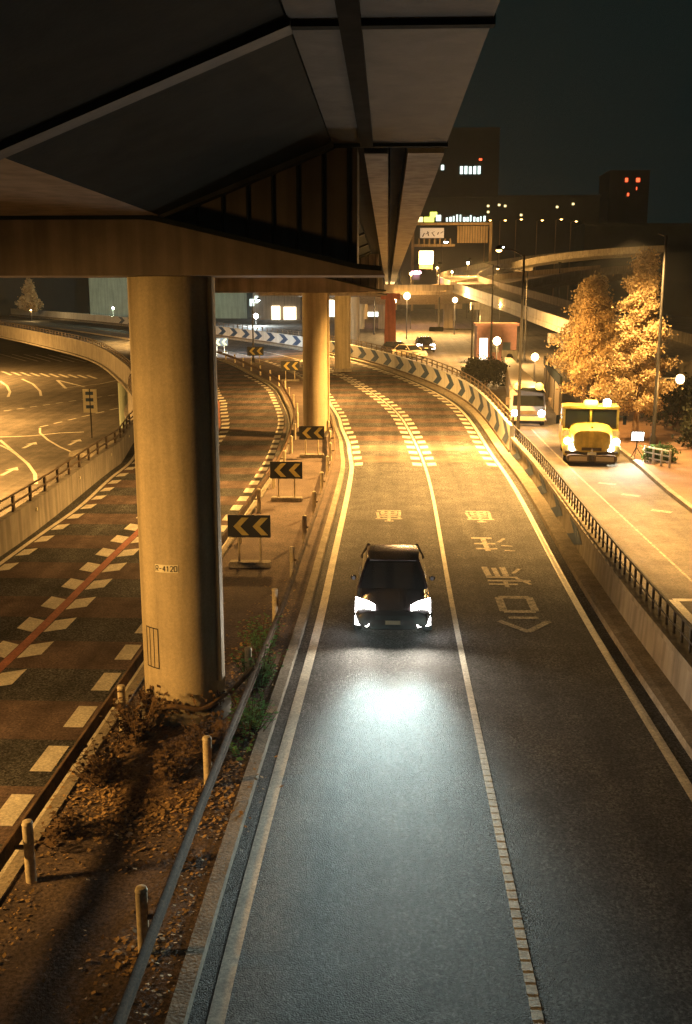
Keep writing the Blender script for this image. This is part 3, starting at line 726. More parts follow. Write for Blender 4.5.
for i, (x, y, rx, ry, h, lb) in enumerate(((16.5, 50.5, 1.6, 1.5, 2.4, 'dark bush right of the globe lamp pole'), (17.5, 46.5, 1.5, 1.4, 1.6, 'low dark bush at the right edge of the picture'), (16.2, 57, 1.8, 1.8, 3.0, 'big dark bush behind the lamp pole'), (19, 53.5, 2.0, 2.0, 3.6, 'tall dark bush at the right edge behind the others'))):
    bush(x, y, rx, ry, h, 3500, 'leaf_dark', lb, 20 + i, size=.10)
bush(12.55, 46.4, .75, .5, .8, 1800, 'leaf_green', 'small clipped shrub behind the white fence', 31, size=.06)
p = at(487, 385, 80); bush(p.x, 81, 1.9, 1.4, 2.2, 4500, 'leaf_dark', 'rounded dark bush behind the curving white barrier', 33, z=zf(81), size=.11)
# white rail fence beside the shrub
t = thing('rail_fence', (12.15, 45.5, zf(45.5) + .135), 'short white rail fence in front of the clipped shrub', 'fence')
for i in range(4):
    b = MB(); b.box(-.04, .04, -.04, .04, 0, .8); o = b.build('post', 'panel_white', t); o.location = (-.25 + i * .24, .65 - i * .5, 0)
for zz in (.25, .5, .74):
    b = MB(); b.tube([(-.25, .65, zz), (.47, -.85, zz)], .035, 6); b.build('rail', 'panel_white', t)
# added lamp standing in for white light splashed on barrier and hedge
t = thing('splash_lamp', (11.75, 47.2, zf(47) + .135), 'lamp on a stand added for the white light splash beside the yellow truck', 'lamp')
for i in range(3):
    a = i * 2.1; b = MB(); b.tube([(math.cos(a) * .35, math.sin(a) * .35, 0), (0, 0, .55)], .02, 5); b.build('leg', 'steel_dark', t)
b = MB(); b.tube([(0, 0, .5), (0, 0, .95)], .025, 6); b.build('stand', 'steel_dark', t)
b = MB(); b.box(-.3, .3, -.10, .06, .85, 1.3); hb = b.build('lamp_housing', 'steel_dark', t, bevel=.03)
b = MB(); b.box(-.26, .26, -.125, -.105, .89, 1.26); b.build('lamp_glass', 'headlight', hb)
light('lamp_light', 'SPOT', (0, -.2, 1.05), 900, (1.0, .93, .7), t, .15, (-.3, -3, 0), 2.6, .6)
# hoarding behind the trucks
hz = [(10.6, 62), (10.9, 66), (11.2, 70), (11.6, 74), (12.0, 78)]
t = thing('street_fence', (11, 62, 0), 'dark panel fence behind the cream truck under the trees', 'fence'); t.location = (0, 0, 0)
for (x0, y0), (x1, y1) in zip(hz, hz[1:]):
    b = MB(); b.loft([[(x0, y0, zf(y0)), (x0 + .06, y0, zf(y0)), (x0 + .06, y0, zf(y0) + 2.0), (x0, y0, zf(y0) + 2.0)], [(x1, y1 - .1, zf(y1)), (x1 + .06, y1 - .1, zf(y1)), (x1 + .06, y1 - .1, zf(y1) + 2.0), (x1, y1 - .1, zf(y1) + 2.0)]]); b.build('panel', 'facade_beige', t)
    b = MB(); b.box(x0 - .05, x0 + .11, y0 - .08, y0 - .01, zf(y0), zf(y0) + 2.15); b.build('post', 'rail_dark', t)
b = MB(); b.loft([[(x - .04, y, zf(y) + 2.02), (x + .10, y, zf(y) + 2.02), (x + .10, y, zf(y) + 2.6), (x - .04, y, zf(y) + 2.6)] for x, y in hz]); b.build('top_panel', 'steel_dark', t)

# ------------------------------------------------------------------ vehicles
def se_ring(y, hw, z0, z1, e=3.2, n=20):
    zc, hz_ = (z0 + z1) / 2, (z1 - z0) / 2; r = []
    for k in range(n):
        t = 2 * math.pi * (k + .5) / n; c, s = math.cos(t), math.sin(t)
        r.append((hw * math.copysign(abs(c) ** (2 / e), c), y, zc + hz_ * math.copysign(abs(s) ** (2 / e), s)))
    return r
def wheel(t, x, y, r=.32, w=.2):
    b = MB(); b.tube([(x - w / 2, y, r), (x - w / 2 + .03, y, r), (x + w / 2 - .03, y, r), (x + w / 2, y, r)], [r * .92, r, r, r * .92], 20); o = b.build('wheel', 'tyre', t, smooth=True)
    sx = 1 if x > 0 else -1
    b = MB(); b.tube([(x + sx * (w / 2 - .02), y, r), (x + sx * (w / 2 + .012), y, r)], r * .62, 14); b.build('rim', 'rim', o)
def car(x, y, label, paint='car_paint', rz=0.0, z=None, lights=True, power=0, k=1.0, glare=True):
    t = thing('car', (x, y, zf(y) if z is None else z), label, 'car', 'cars', rz); t.scale = (k, k, k)
    b = MB(); b.loft([se_ring(a, hw, z0, z1) for a, hw, z0, z1 in ((-2.2, .66, .30, .60), (-2.14, .78, .24, .70), (-1.95, .86, .20, .76), (-1.5, .885, .19, .84), (-.95, .89, .19, .94), (0, .895, .19, .97), (1.2, .89, .19, .99), (1.8, .87, .22, .98), (2.1, .82, .28, .92), (2.2, .72, .36, .80))])
    b.build('body', paint, t, smooth=True)
    gh = MB(); gh.loft([[(sx * w, yy, zz) for sx, yy in ((-1, y0), (1, y0), (1, y1), (-1, y1))] for w, y0, y1, zz in ((.80, -1.12, 1.75, .90), (.74, -.72, 1.5, 1.14), (.62, -.28, 1.1, 1.40))])
    gh.build('cabin_glass', 'car_glass', t, bevel=.03)
    rf = MB(); rf.loft([se_ring(a, hw, z0, z1, 4) for a, hw, z0, z1 in ((-.36, .56, 1.385, 1.405), (-.25, .62, 1.38, 1.44), (.3, .65, 1.38, 1.475), (.9, .63, 1.38, 1.455), (1.16, .56, 1.385, 1.41))]); rf.build('roof', paint, t, smooth=True)
    for sx in (-1, 1):
        b = MB(); b.tube([(sx * .79, -1.1, .93), (sx * .71, -.68, 1.17), (sx * .60, -.28, 1.41)], .035, 6); b.build('pillar', paint, t, smooth=True)
        b = MB(); b.tube([(sx * .79, 1.7, .95), (sx * .61, 1.1, 1.41)], .05, 6); b.build('pillar', paint, t, smooth=True)
        b = MB(); b.loft([se_ring(a, hw, 1.01, 1.11, 2.5, 10) for a, hw in ((-.76, .04), (-.72, .075), (-.64, .07))]); o = b.build('mirror', paint, t, smooth=True); o.location = (sx * .93, 0, 0)
        b = MB(); b.loft([[(sx * u, yy, zz) for u, yy, zz in ((a0 + .12, yf, .34), (a1, yf + .16, .34), (a1, yf + .40, .82), (a0 - .04, yf + .12, .76))] for a0, a1, yf in ((.44, .85, -2.22), (.44, .85, -1.9))])
        b.build('headlight', 'headlight' if lights else 'rim', t)
        wheel(t, sx * .80, -1.38); wheel(t, sx * .80, 1.35)
    b = MB(); b.box(-.40, .40, -2.215, -2.17, .50, .60); b.build('grille', 'steel_dark', t)
    b = MB(); b.box(-.50, .50, -2.20, -2.12, .29, .38); b.build('air_intake', 'steel_dark', t)
    b = MB(); b.box(-.17, .17, -2.235, -2.216, .40, .49); b.build('licence_plate', 'plate_cream', t)
    if power:
        for sx in (-1, 1):
            light('headlight_beam', 'SPOT', (sx * .64, -2.36, .62), power * .42, (1.0, .90, .74), t, .06, (sx * .64, -12, 1.2), R_(150), 1.0)
            light('headlight_beam', 'SPOT', (sx * .64, -2.37, .66), power * 1.3, (.84, .95, .88), t, .06, (-sx * .6 - .3, -14, 1.6), R_(60), 1.0)
            light('headlight_beam', 'SPOT', (sx * .66, -2.38, .68), power * 3.1, (.72, .98, .96), t, .06, (-sx * .35 - .1, -14, .75), R_(38), 1.0)
    return t
car(0.17, 23.6, 'dark car with blazing headlights driving towards the camera on the left lane', power=1000)
p = at(425, 350, 115); car(p.x, 117, 'far dark car with white headlights on the street beyond the barrier', rz=.05, k=1.15)
p = at(396, 350, 114); car(p.x, 112, 'small dark car half hidden behind the chevron barrier', lights=False, rz=.5)
p = at(409, 354, 110); car(p.x, 107.5, 'pale car half hidden behind the chevron barrier', 'truck_cream', lights=False, rz=.6)

# yellow works truck
t = thing('works_truck', (9.45, 46.2, zf(46.2)), 'yellow works truck with rounded hood and flashing beacons on the side street', 'truck', None, -.13)
Wd = 1.3
b = MB(); b.box(-Wd, Wd, .95, 5.5, .55, 1.5); b.build('chassis_body', 'truck_yellow', t, bevel=.05)
b = MB(); b.box(-Wd * .95, Wd * .95, 2.9, 5.5, 1.52, 2.3); b.build('hopper', 'truck_yellow', t, bevel=.05)
hd = MB(); hd.loft([se_ring(y, w, .55, z1, 3.4, 24) for y, w, z1 in ((.0, .72, 1.42), (.06, .84, 1.58), (.30, .92, 1.70), (.9, 1.0, 1.78), (1.6, 1.04, 1.8))]); hood = hd.build('hood', 'truck_yellow', t, smooth=True)
b = MB(); b.tube([(0, .30, 1.62), (0, .30, 1.76)], .05, 8); b.build('hood_cap', 'truck_yellow', hood)
for sx in (-1, 1):
    b = MB(); b.loft([se_ring(y, .30, .35, z1, 3, 14) for y, z1 in ((.12, .95), (.25, 1.10), (1.0, 1.25), (1.7, 1.15))]); o = b.build('fender', 'truck_yellow', t, smooth=True); o.location = (sx * 1.0, 0, 0)
    for (hx, hz2, rr) in ((.86, .78, .17), (1.10, 1.08, .16)):
        b = MB(); b.tube([(sx * hx, .06, hz2), (sx * hx, .10, hz2), (sx * hx, .25, hz2)], [rr * .8, rr, rr * .9], 14); b.build('headlight', 'headlight', t, smooth=True)
    for xx in (1.24, .0):
        if xx == 0 and sx == 1: continue
        b = MB(); b.box(sx * xx - .05, sx * xx + .05, 1.45, 1.55, 1.4, 2.42); b.build('pillar', 'truck_yellow', t)
    b = MB(); b.box(sx * 1.24 - .05, sx * 1.24 + .05, 2.75, 2.85, 1.5, 2.42); b.build('pillar', 'truck_yellow', t)
    b = MB(); b.box(sx * .64 - .54, sx * .64 + .54, 1.49, 1.51, 1.55, 2.40); b.build('windscreen', 'window_glass', t)
    b = MB(); b.box(sx * 1.22 - .01, sx * 1.22 + .01, 1.56, 2.74, 1.5, 2.4); b.build('side_window', 'window_glass', t)
    b = MB(); b.tube([(sx * 1.3, 1.4, 2.1), (sx * 1.52, 1.2, 2.1)], .02, 5); o = b.build('mirror_arm', 'steel_dark', t)
    b = MB(); b.box(sx * 1.53 - .08, sx * 1.53 + .08, 1.16, 1.2, 1.75, 2.15); b.build('mirror', 'steel_dark', o)
    wheel(t, sx * 1.08, .95, .45, .3); wheel(t, sx * 1.08, 4.3, .45, .3)
    b = MB(); b.loft([se_ring(y, .52, .14, .50, 4, 16) for y in (-.28, -.24, .05)]); o = b.build('brush_housing', 'truck_under', t, smooth=True); o.location = (sx * .60, 0, 0)
    b = MB(); b.box(sx * .60 - .40, sx * .60 + .40, -.31, -.285, .22, .42); b.build('guard_panel', 'truck_cream', o).location = (-sx * .60, 0, 0)
b = MB(); b.box(-1.31, 1.31, 1.35, 2.95, 2.42, 2.56); b.build('cab_roof', 'truck_yellow', t, bevel=.04)
b = MB(); b.box(-1.2, 1.2, 0.0, .12, .50, .62); b.build('bumper', 'truck_under', t, bevel=.02)
b = MB(); b.box(-.45, .45, -.035, .03, .66, .80); b.build('grille', 'truck_under', hood, bevel=.01)
b = MB(); b.box(-.2, .2, -.33, -.315, .50, .62); b.build('licence_plate', 'panel_white', t)
b = MB(); b.tube([(0, -.3, .2), (0, -.25, .62), (0, 0, .75)], .06, 8); b.build('tow_bar', 'truck_under', t)
b = MB(); b.box(-.35, .30, 1.5, 1.8, 2.57, 2.84); b.build('beacon_bar', 'beacon', t, bevel=.05)
b = MB(); b.lathe((.72, 1.6, 2.57), [(.12, 0), (.17, .08), (.17, .26), (.06, .34)], 12); b.build('beacon_lamp', 'lamp_white', t, smooth=True)
for sx in (-1, 1): light('headlight_beam', 'SPOT', (sx * .98, -.15, .92), 170, (1, .96, .88), t, .1, (sx * .98, -7, -.2), R_(90), 1.0)
light('beacon_light', 'POINT', (0, 1.0, 2.95), 120, (1, .72, .2), t, .15)

# cream cab-over truck
t = thing('cab_truck', (8.25, 58.9, zf(58.9)), 'cream cab-over truck with two round beacons and bright headlights', 'truck', None, -.10)
b = MB(); b.loft([[(-w, y, z) if i in (0,) else p_ for i, p_ in enumerate(((-w, y0, z), (w, y0, z), (w, 1.6, z), (-w, 1.6, z)))] for w, y0, z in ((1.0, 0.0, .45), (1.02, -.02, 1.15), (.97, .12, 1.75), (.93, .25, 2.05))])
b.build('cab', 'truck_cream', t, bevel=.05)
b = MB(); b.loft([[(-w, y0, z), (w, y0, z), (w, .5, z), (-w, .5, z)] for w, y0, z in ((.90, -.045, 1.20), (.87, .085, 1.78))]); b.build('windscreen', 'car_glass', t)
b = MB(); b.box(-1.05, 1.05, 1.75, 5.2, .75, 1.95); b.build('cargo_body', 'truck_cream', t, bevel=.03)
b = MB(); b.box(-1.0, 1.0, -.10, .05, .32, .60); b.build('bumper', 'truck_cream', t, bevel=.04)
b = MB(); b.box(-.55, .55, -.055, -.02, .68, .92); b.build('grille', 'truck_under', t)
b = MB(); b.box(-.8, .8, .6, .75, 2.06, 2.2); bb = b.build('beacon_bar', 'steel_dark', t)
for sx in (-1, 1):
    b = MB(); b.lathe((sx * .62, .55, 2.1), [(.15, 0), (.24, .12), (.24, .30), (.10, .42)], 14); b.build('beacon', 'beacon', bb, smooth=True)
    b = MB(); b.tube([(sx * .78, -.12, .78), (sx * .78, -.02, .78)], [.17, .2], 14); b.build('headlight', 'headlight', t)
    b = MB(); b.box(sx * 1.22 - .09, sx * 1.22 + .09, .0, .05, 1.25, 1.7); o = b.build('mirror', 'truck_under', t)
    b = MB(); b.tube([(sx * 1.0, .12, 1.6), (sx * 1.2, .03, 1.6)], .02, 5); b.build('mirror_arm', 'truck_under', o)
    wheel(t, sx * .86, .9, .38, .25); wheel(t, sx * .86, 4.2, .38, .25)
    light('headlight_beam', 'SPOT', (sx * .78, -.3, .78), 150, (1, .96, .95), t, .1, (sx * .78, -7, -.2), R_(90), 1.0)

# ------------------------------------------------------------------ far viaducts
def flyover(name, pts, width, label, z_under=1.3, parapet=1.0, m='concrete', piers_=()):
    rings = []; V = [Vector(p) for p in pts]
    # resample with Catmull-Rom
    Q = []
    for i in range(len(V) - 1):
        a, b_, c, d = V[max(i - 1, 0)], V[i], V[i + 1], V[min(i + 2, len(V) - 1)]
        for k in range(6):
            u = k / 6; Q.append(.5 * ((2 * b_) + (c - a) * u + (2 * a - 5 * b_ + 4 * c - d) * u * u + (3 * b_ - a - 3 * c + d) * u ** 3))
    Q.append(V[-1])
    t = thing(name, (0, 0, 0), label, 'flyover', 'distant flyovers')
    def sw_(prof):
        r = []
        for i, p in enumerate(Q):
            d = (Q[min(i + 1, len(Q) - 1)] - Q[max(i - 1, 0)]); d.z = 0; d.normalize(); n = Vector((d.y, -d.x, 0))
            r.append([p + n * o + Vector((0, 0, z)) for o, z in prof])
        b = MB(); b.loft(r); return b
    w = width
    sw_([(0, 0), (w, 0), (w, -.5), (w * .7, -z_under), (w * .3, -z_under), (0, -.5)]).build('deck', m, t)
    sw_([(0.02, 0.01), (-.25, 0.01), (-.25, -.55), (0.02, -.55)]).build('fascia', m, t)
    for o in (-.2, w): sw_([(o, 0.02), (o + .22, 0.02), (o + .22, parapet), (o, parapet)]).build('parapet', m, t)
    for f in piers_:
        i = int(f * (len(Q) - 1)); p = Q[i]; d = Q[min(i + 1, len(Q) - 1)] - Q[max(i - 1, 0)]; d.z = 0; d.normalize(); n = Vector((d.y, -d.x, 0))
        c = p + n * w * .35; zb = zf(c.y) - .5
        b = MB(); b.box(c.x - .8, c.x + .8, c.y - .7, c.y + .7, zb, c.z - z_under + .1); b.box(c.x - 2.2, c.x + 2.2, c.y - .69, c.y + .69, c.z - z_under - .9, c.z - z_under + .12); b.build('pier', m, t)
    return t
fp = [at(660, 362, 80), at(600, 341, 95), at(555, 325, 108), at(512, 309, 125), at(475, 296, 145), at(447, 286, 168), at(440, 279, 195), at(462, 272, 222), at(515, 262, 240), at(580, 255, 250), at(648, 251, 256)]
flyover('loop_flyover', fp, 7.0, 'pale concrete loop flyover curving behind the golden trees', piers_=(.22, .42, .6, .8))
fp = [at(355, 290, 172), at(395, 292, 170), at(430, 291, 172), at(462, 286, 182), at(520, 277, 205), at(600, 270, 225)]
flyover('crossing_flyover', fp, 12.0, 'orange-lit flyover crossing the street beyond the bend', m='facade_beige', z_under=2.0, piers_=(.18, .42))
# lamps of the far street
for (px, py, Y, pw, m, c, lb, rad) in ((407, 296, 140, 5000, 'lamp_warm', WARM, 'bright lamp beside the red pillar under the viaduct', .5), (394, 301, 150, 3000, 'lamp_warm', WARM, 'smaller lamp beside the red pillar', .4),
        (455, 300, 150, 5000, 'lamp_warm', WARM, 'lamp under the crossing flyover', .4)):
    p = at(px, py, Y); globe(p.x, p.y, p.z, pw, lb, rad, m, c)
for (px, py, Y, pw, m, lb, rad) in ((411, 274, 166, 4500, 'lamp_sodium', 'added orange lamp at the left end of the crossing flyover', .25), (452, 272, 178, 5000, 'lamp_sodium', 'added orange lamp where the two flyovers meet', .22), (468, 263, 205, 6000, 'lamp_white', 'added pale lamp inside the loop flyover', .28), (437, 268, 190, 5000, 'lamp_sodium', 'added orange lamp right of the light board', .22), (478, 292, 150, 0, 'lamp_sodium', 'added small lamp under the loop flyover', .15), (500, 305, 130, 1500, 'lamp_sodium', 'added small lamp below the near arm of the loop flyover', .14)):  # extra lamps added to brighten the far flyovers
    p = at(px, py, Y); globe(p.x, p.y, p.z, pw, lb, rad, m, SODIUM)
for (px, py, Y, h, pw, lb) in ((442, 243, 215, 8, 40000, 'white street lamp on the far flyover left'), (498, 248, 215, 8, 40000, 'white street lamp on the far flyover right'), ):
    p = at(px, py, Y); t = lamp((p.x, Y, p.z - h), h, (.8, 0), pw, lb, WARM, 'lamp_white', head=3.0)
for i, (px, py) in enumerate(((485, 221), (500, 221), (516, 220), (537, 221), (556, 220), (571, 222))):
    p = at(px, py, 300); t = lamp((p.x, 300, 6), p.z - 6, (1.5, 0), 0, 'distant street lamp in the row above the flyover, number %s from the left' % ('one', 'two', 'three', 'four', 'five', 'six')[i], SODIUM, 'lamp_sodium', head=2.4, r=.15, mat_='facade_beige')
lamp((-2, 150, zf(150)), 9, (3, 0), 60000, 'street lamp in the street under the crossing flyover')
lamp((14, 104, zf(104)), 9, (-3, 0), 30000, 'tall street lamp near the red kiosk')
lamp((15.0, 33, zf(33)), 9, (-4.0, 0), 21000, 'unseen street lamp added on the right pavement to light the side street', size=R_(104))  # added out of view to brighten the side street
lamp((-30, 130, zf(130)), 6.6, (-2, -1), 22000, 'lamp on the far bend of the ramp', size=2.6)
for (px, py, Y, tx, ty, tY, pw, lb) in ((470, 258, 236, 452, 236, 260, 26000, 'added floodlight in front of the billboard gantry'), (440, 262, 160, 440, 284, 176, 75000, 'added floodlight washing the crossing flyover'), (560, 262, 215, 560, 256, 246, 40000, 'added floodlight washing the far arm of the loop flyover')):
    p = at(px, py, Y); q = at(tx, ty, tY); z0 = zf(Y)
    t = thing('floodlight', (p.x, Y, z0), lb, 'lamp', 'added floodlights lighting the flyovers'); hgt = p.z - z0  # these floodlights are added to brighten the gantry and flyovers
    b = MB(); b.lathe((0, 0, 0), [(.15, 0), (.08, hgt - .3)], 8); b.build('pole', 'pole_dark', t)
    b = MB(); b.box(-.3, .3, -.18, .18, hgt - .3, hgt); b.build('lamp_housing', 'steel_dark', t, bevel=.04)
    light('lamp_light', 'SPOT', (0, .25, hgt - .15), pw * .8, SODIUM, t, .2, (q.x - p.x, q.y - Y, q.z - z0), R_(100 if Y < 230 else 58), .9)
# red pillar
p = at(390, 345, 127)
b = MB(); b.loft([[(x - w, y - w, z), (x + w, y - w, z), (x + w, y + w, z), (x - w, y + w, z)] for x, y, w, z in ((p.x, 127, .75, 1.6), (p.x, 127, .62, 7.6))])
pil = tag(b.build('red_pillar', 'red_steel', bevel=.08), 'red painted steel pillar under the end of the viaduct', 'pillar')
b = MB(); b.box(p.x - 1.2, p.x + 1.2, 126.2, 127.8, 7.58, 8.3); b.build('capital', 'red_steel', pil)
# kiosk
p = at(496, 362, 103); z0 = zf(103)
t = thing('kiosk', (p.x, 103, z0), 'small red brick kiosk with lit window behind the globe lamps', 'kiosk')
b = MB(); b.box(-2.0, 2.0, 0, 3, 0, 3.6); b.build('wall', 'brick_red', t)
b = MB(); b.box(-2.2, 2.2, -.25, 3.2, 3.62, 3.9); b.build('roof', 'brick_red', t)
b = MB(); b.box(-1.7, -.9, -.03, .01, .2, 2.4); b.build('door', 'shop_light', t)
for x in (-.5, .6): 
    b = MB(); b.box(x, x + .8, -.03, .01, 1.0, 2.0); b.build('window', 'window_glass', t)
p = at(509, 371, 95)
t = thing('notice_board', (p.x, 95, zf(95)), 'small white notice board with dark emblem on a post', 'sign')
b = MB(); b.box(-.05, .05, 0, .08, 0, 1.2); b.build('post', 'pole_dark', t)
b = MB(); b.box(-.75, .75, -.06, 0, .55, 1.8); nb_ = b.build('panel', 'panel_white', t, bevel=.03)
b = MB(); b.lathe((0, -.10, 1.0), [(.28, 0), (.33, .2), (.2, .45), (.04, .5)], 10); b.build('emblem', 'sign_black', nb_)
# works vehicle with light board on the flyover
p = at(426, 266, 185)
t = thing('board_truck', (p.x, 185, p.z - 1.0), 'works vehicle with blazing orange light board on the far flyover', 'truck')
b = MB(); b.box(-1.2, 1.2, 0, 4, .5, 1.6); b.build('body', 'truck_yellow', t, bevel=.05)
b = MB(); b.box(-1.1, 1.1, 1.0, 2.6, 1.6, 2.4); b.build('cab', 'truck_yellow', t, bevel=.05)
b = MB(); b.box(-1.25, 1.25, -.15, 0, 1.3, 3.6); b.build('light_board', 'board_light', t, bevel=.1)
for sx in (-1, 1):
    wheel(t, sx * 1.0, .8, .4, .25); wheel(t, sx * 1.0, 3.2, .4, .25)
light('board_lamp', 'POINT', (0, -.6, 2.4), 5000, (1, .5, .2), t, .4)
p = at(416, 271, 180)
t = thing('patrol_car_lamp', (p.x, 180, p.z - .5), 'pinkish warning lamp left of the light board', 'lamp')
b = MB(); b.box(-.9, .9, -.2, .2, 0, .45); b.build('lamp_bar', 'purple_light', t, bevel=.1)
b = MB(); b.box(-.7, .7, -.15, .15, -1.0, -.02); b.build('stand', 'steel_dark', t)
light('bar_light', 'POINT', (0, -.6, .5), 1500, (1, .3, .6), t, .3)

# ------------------------------------------------------------------ distant buildings
def building(name, x0, x1, Y, z1, depth, m, label, wins=(), lit='window_lit', z0=-2):
    t = thing(name, ((x0 + x1) / 2, Y, z0), label, 'building', 'distant buildings')
    X0, X1 = x0 - (x0 + x1) / 2, x1 - (x0 + x1) / 2
    b = MB(); b.box(X0, X1, 0, depth, 0, z1 - z0); b.build('wall', m, t)
    b = MB(); b.box(X0 - .3, X1 + .3, -.3, depth + .3, z1 - z0 + .01, z1 - z0 + .8); b.build('roof', m, t)
    for (a, c, e, g_, mm) in wins:
        p = at(a, e, Y); q = at(c, g_, Y)
        b = MB(); b.box(p.x - (x0 + x1) / 2, q.x - (x0 + x1) / 2, -.25, .05, q.z - z0, p.z - z0); b.build('window', mm, t)
W = []
rng = random.Random(4)
for i in range(5): W.append((460 + i * 4.4, 463 + i * 4.4, 174, 166 + rng.uniform(0, 1.5), 'window_lit'))
W.append((441, 444, 170, 165, 'window_lit')); W.append((479, 482, 160.5, 158.5, 'red_beacon'))
tl = at(405, 130, 430); tr = at(500, 130, 430)
building('office_tower', tl.x, tr.x, 430, tl.z, 30, 'facade_dark', 'dark office tower with a row of lit windows right of the viaduct edge', W)
W = [(625, 628, 182, 178, 'red_beacon'), (636, 640, 182, 178, 'red_beacon'), (627, 629, 196, 193, 'red_beacon'), (636, 637, 190, 187, 'red_beacon')]
tl = at(610, 172, 520); tr = at(650, 172, 520)
building('red_lit_tower', tl.x, tr.x, 520, tl.z, 25, 'facade_dark', 'far dark tower with small red lights on the right', W)
W = []
for i in range(12):
    x = 446 + i * 3.4; W.append((x, x + rng.uniform(1.4, 2.6), 221.5, 214 + rng.uniform(0, 4), 'window_lit'))
W += [(424, 434, 222, 217, 'window_yellow'), (430, 437, 217, 212, 'window_yellow'), (418, 423, 222, 217, 'window_warm'), (436, 441, 221, 215, 'window_lit')]
for (x, y) in ((487, 205), (498, 204), (504, 205), (487, 211), (556, 206), (520, 214), (572, 203)): W.append((x, x + 2.2, y + 2, y, 'window_warm'))
tl = at(402, 198, 380); tr = at(600, 198, 380)
building('low_office_block', tl.x, tr.x, 380, tl.z, 25, 'facade_dark', 'long dark block with a glowing row of windows above the billboard', W)
tl = at(585, 226, 330); tr = at(760, 226, 330)
building('dark_block', tl.x, tr.x, 330, tl.z, 25, 'facade_dark', 'dark low block behind the trees at the right edge')
# billboard gantry
a = at(412, 262, 260); c = at(492, 222, 260)
t = thing('billboard_gantry', ((a.x + c.x) / 2, 260, 0), 'framed footbridge gantry with scribbled white billboard and beige fence', 'gantry')
cx = (a.x + c.x) / 2
def gx_(px, py): q = at(px, py, 260); return q.x - cx, q.z
for px in (413, 491):
    x, zt = gx_(px, 222); b = MB(); b.box(x - .35, x + .35, -.3, .3, zf(260) - 1, zt); b.build('post', 'facade_beige', t)
for y0 in (224, 245.5):
    x0, zz = gx_(413, y0); x1, _ = gx_(491 if y0 == 224 else 455, y0); b = MB(); b.box(x0, x1, -.32, .28, zz - .3, zz + .3); b.build('beam', 'facade_beige', t)
x0, z0_ = gx_(420, 238); x1, z1_ = gx_(444, 228); b = MB(); b.box(x0, x1, -.2, 0, z0_, z1_); bbd = b.build('billboard', 'billboard', t)
for i in range(7):
    u = x0 + (x1 - x0) * (.08 + i * .125); zl = z0_ + (.3, .9, .5, 1.2, .4, .8, 1.1)[i]; zh = zl + (.9, .5, 1.1, .35, .8, .6, .45)[i]; du = (.5, .9, -.2, .8, -.6, .3, .7)[i]; b = MB(); b.prism([(u, zl), (u + .3, zl), (u + du + .22, zh), (u + du, zh)], lambda q: (q[0], -.21, q[1]), lambda q: (q[0], -.23, q[1])); b.build('brush_stroke', 'sign_black', bbd)
for i in range(7):
    x, zb = gx_(419 + i * 5.2, 245); _, zt = gx_(419, 238.5); b = MB(); b.box(x - .18, x + .18, -.1, .1, zb, zt); b.build('frame_bar', 'facade_beige', t)
for i in range(12):
    xa, zb = gx_(457 + i * 2.6, 243); xb, zt = gx_(457 + i * 2.6 + 2.45, 226); b = MB(); b.box(xa, xb, -.05, .15, zb, zt); b.build('fence_panel', 'facade_beige', t)
# buildings seen below the viaduct on the left
def bld(px0, px1, pyt, Y, m, label, wins, name='low_building', z0=0):
    a = at(px0, pyt, Y); c = at(px1, pyt, Y); building(name, a.x, c.x, Y, a.z, 14, m, label, wins, z0=z0)
bld(206, 246, 268, 205, 'wall_green', 'pale green walled building left of the second column', [(262, 263, 318, 300, 'window_lit')])
bld(88, 150, 268, 212, 'wall_green', 'pale green walled building left of the near column', [])
bld(-60, 86, 262, 235, 'facade_dark', 'dark block behind the conifer at the left edge', [])
bld(252, 300, 262, 200, 'facade_beige', 'shop front with bright panels left of the second column', [(272, 280, 321, 306, 'shop_light'), (284, 296, 323, 307, 'shop_light'), (250, 254, 306, 299, 'window_lit'), (255, 258, 303, 296, 'window_lit')])
bld(326, 386, 258, 215, 'facade_beige', 'shop front with bright panels between the third and fourth columns', [(328, 337, 320, 300, 'shop_light'), (352, 358, 318, 308, 'shop_light'), (366, 380, 324, 312, 'window_lit'), (326, 333, 336, 328, 'shop_light')])
p = at(256, 316, 176); globe(p.x, p.y, p.z, 6000, 'white lamp behind the barrier left of the second column', .45, 'lamp_white', WHITE)
p = at(113, 308, 190); globe(p.x, p.y, p.z, 3500, 'pale lamp behind the far bend of the ramp', .2, 'lamp_white', (.8, 1, .7))
p = at(30, 305, 200); tree(p.x, 200, 7.0, 2.6, 4000, 'leaf_gold', 'small conifer lit from below at the left edge', .6, True, .2, 41, z=p.z - 2.0, name='conifer_tree', group='trees behind the ramp')
p = at(27, 309, 195); globe(p.x + 1.5, 193, p.z - .2, 700, 'low garden lamp beside the conifer', .12, 'lamp_warm', WARM)

# ------------------------------------------------------------------ litter, weeds and vines on the median
rng = random.Random(11)
lv = MB()
def litter(n, fx, fy, zlo=.142, sz=.024, spread=None):
    for i in range(n):
        x, y = fx(), fy()
        a = rng.uniform(0, 6.28); k = sz * rng.uniform(.6, 1.6); t1 = rng.uniform(-.5, .5)
        u = Vector((math.cos(a), math.sin(a), t1)) * k; w = Vector((-math.sin(a), math.cos(a), rng.uniform(-.4, .4))) * k * .7
        p = Vector((x, y, zlo + zf(y) + abs(t1) * k + rng.uniform(0, .02)))
        lv.add([p - u, p + w, p + u, p - w], [(0, 1, 2, 3)])
litter(380, lambda: rng.uniform(-4.7, -2.2), lambda: rng.uniform(7, 26))
litter(4200, lambda: rng.gauss(-3.5, .55), lambda: rng.gauss(14.2, .8), sz=.03)
litter(700, lambda: rng.gauss(-2.45, .12), lambda: rng.uniform(9, 24))
litter(700, lambda: rng.gauss(-4.5, .14), lambda: rng.uniform(9, 24))
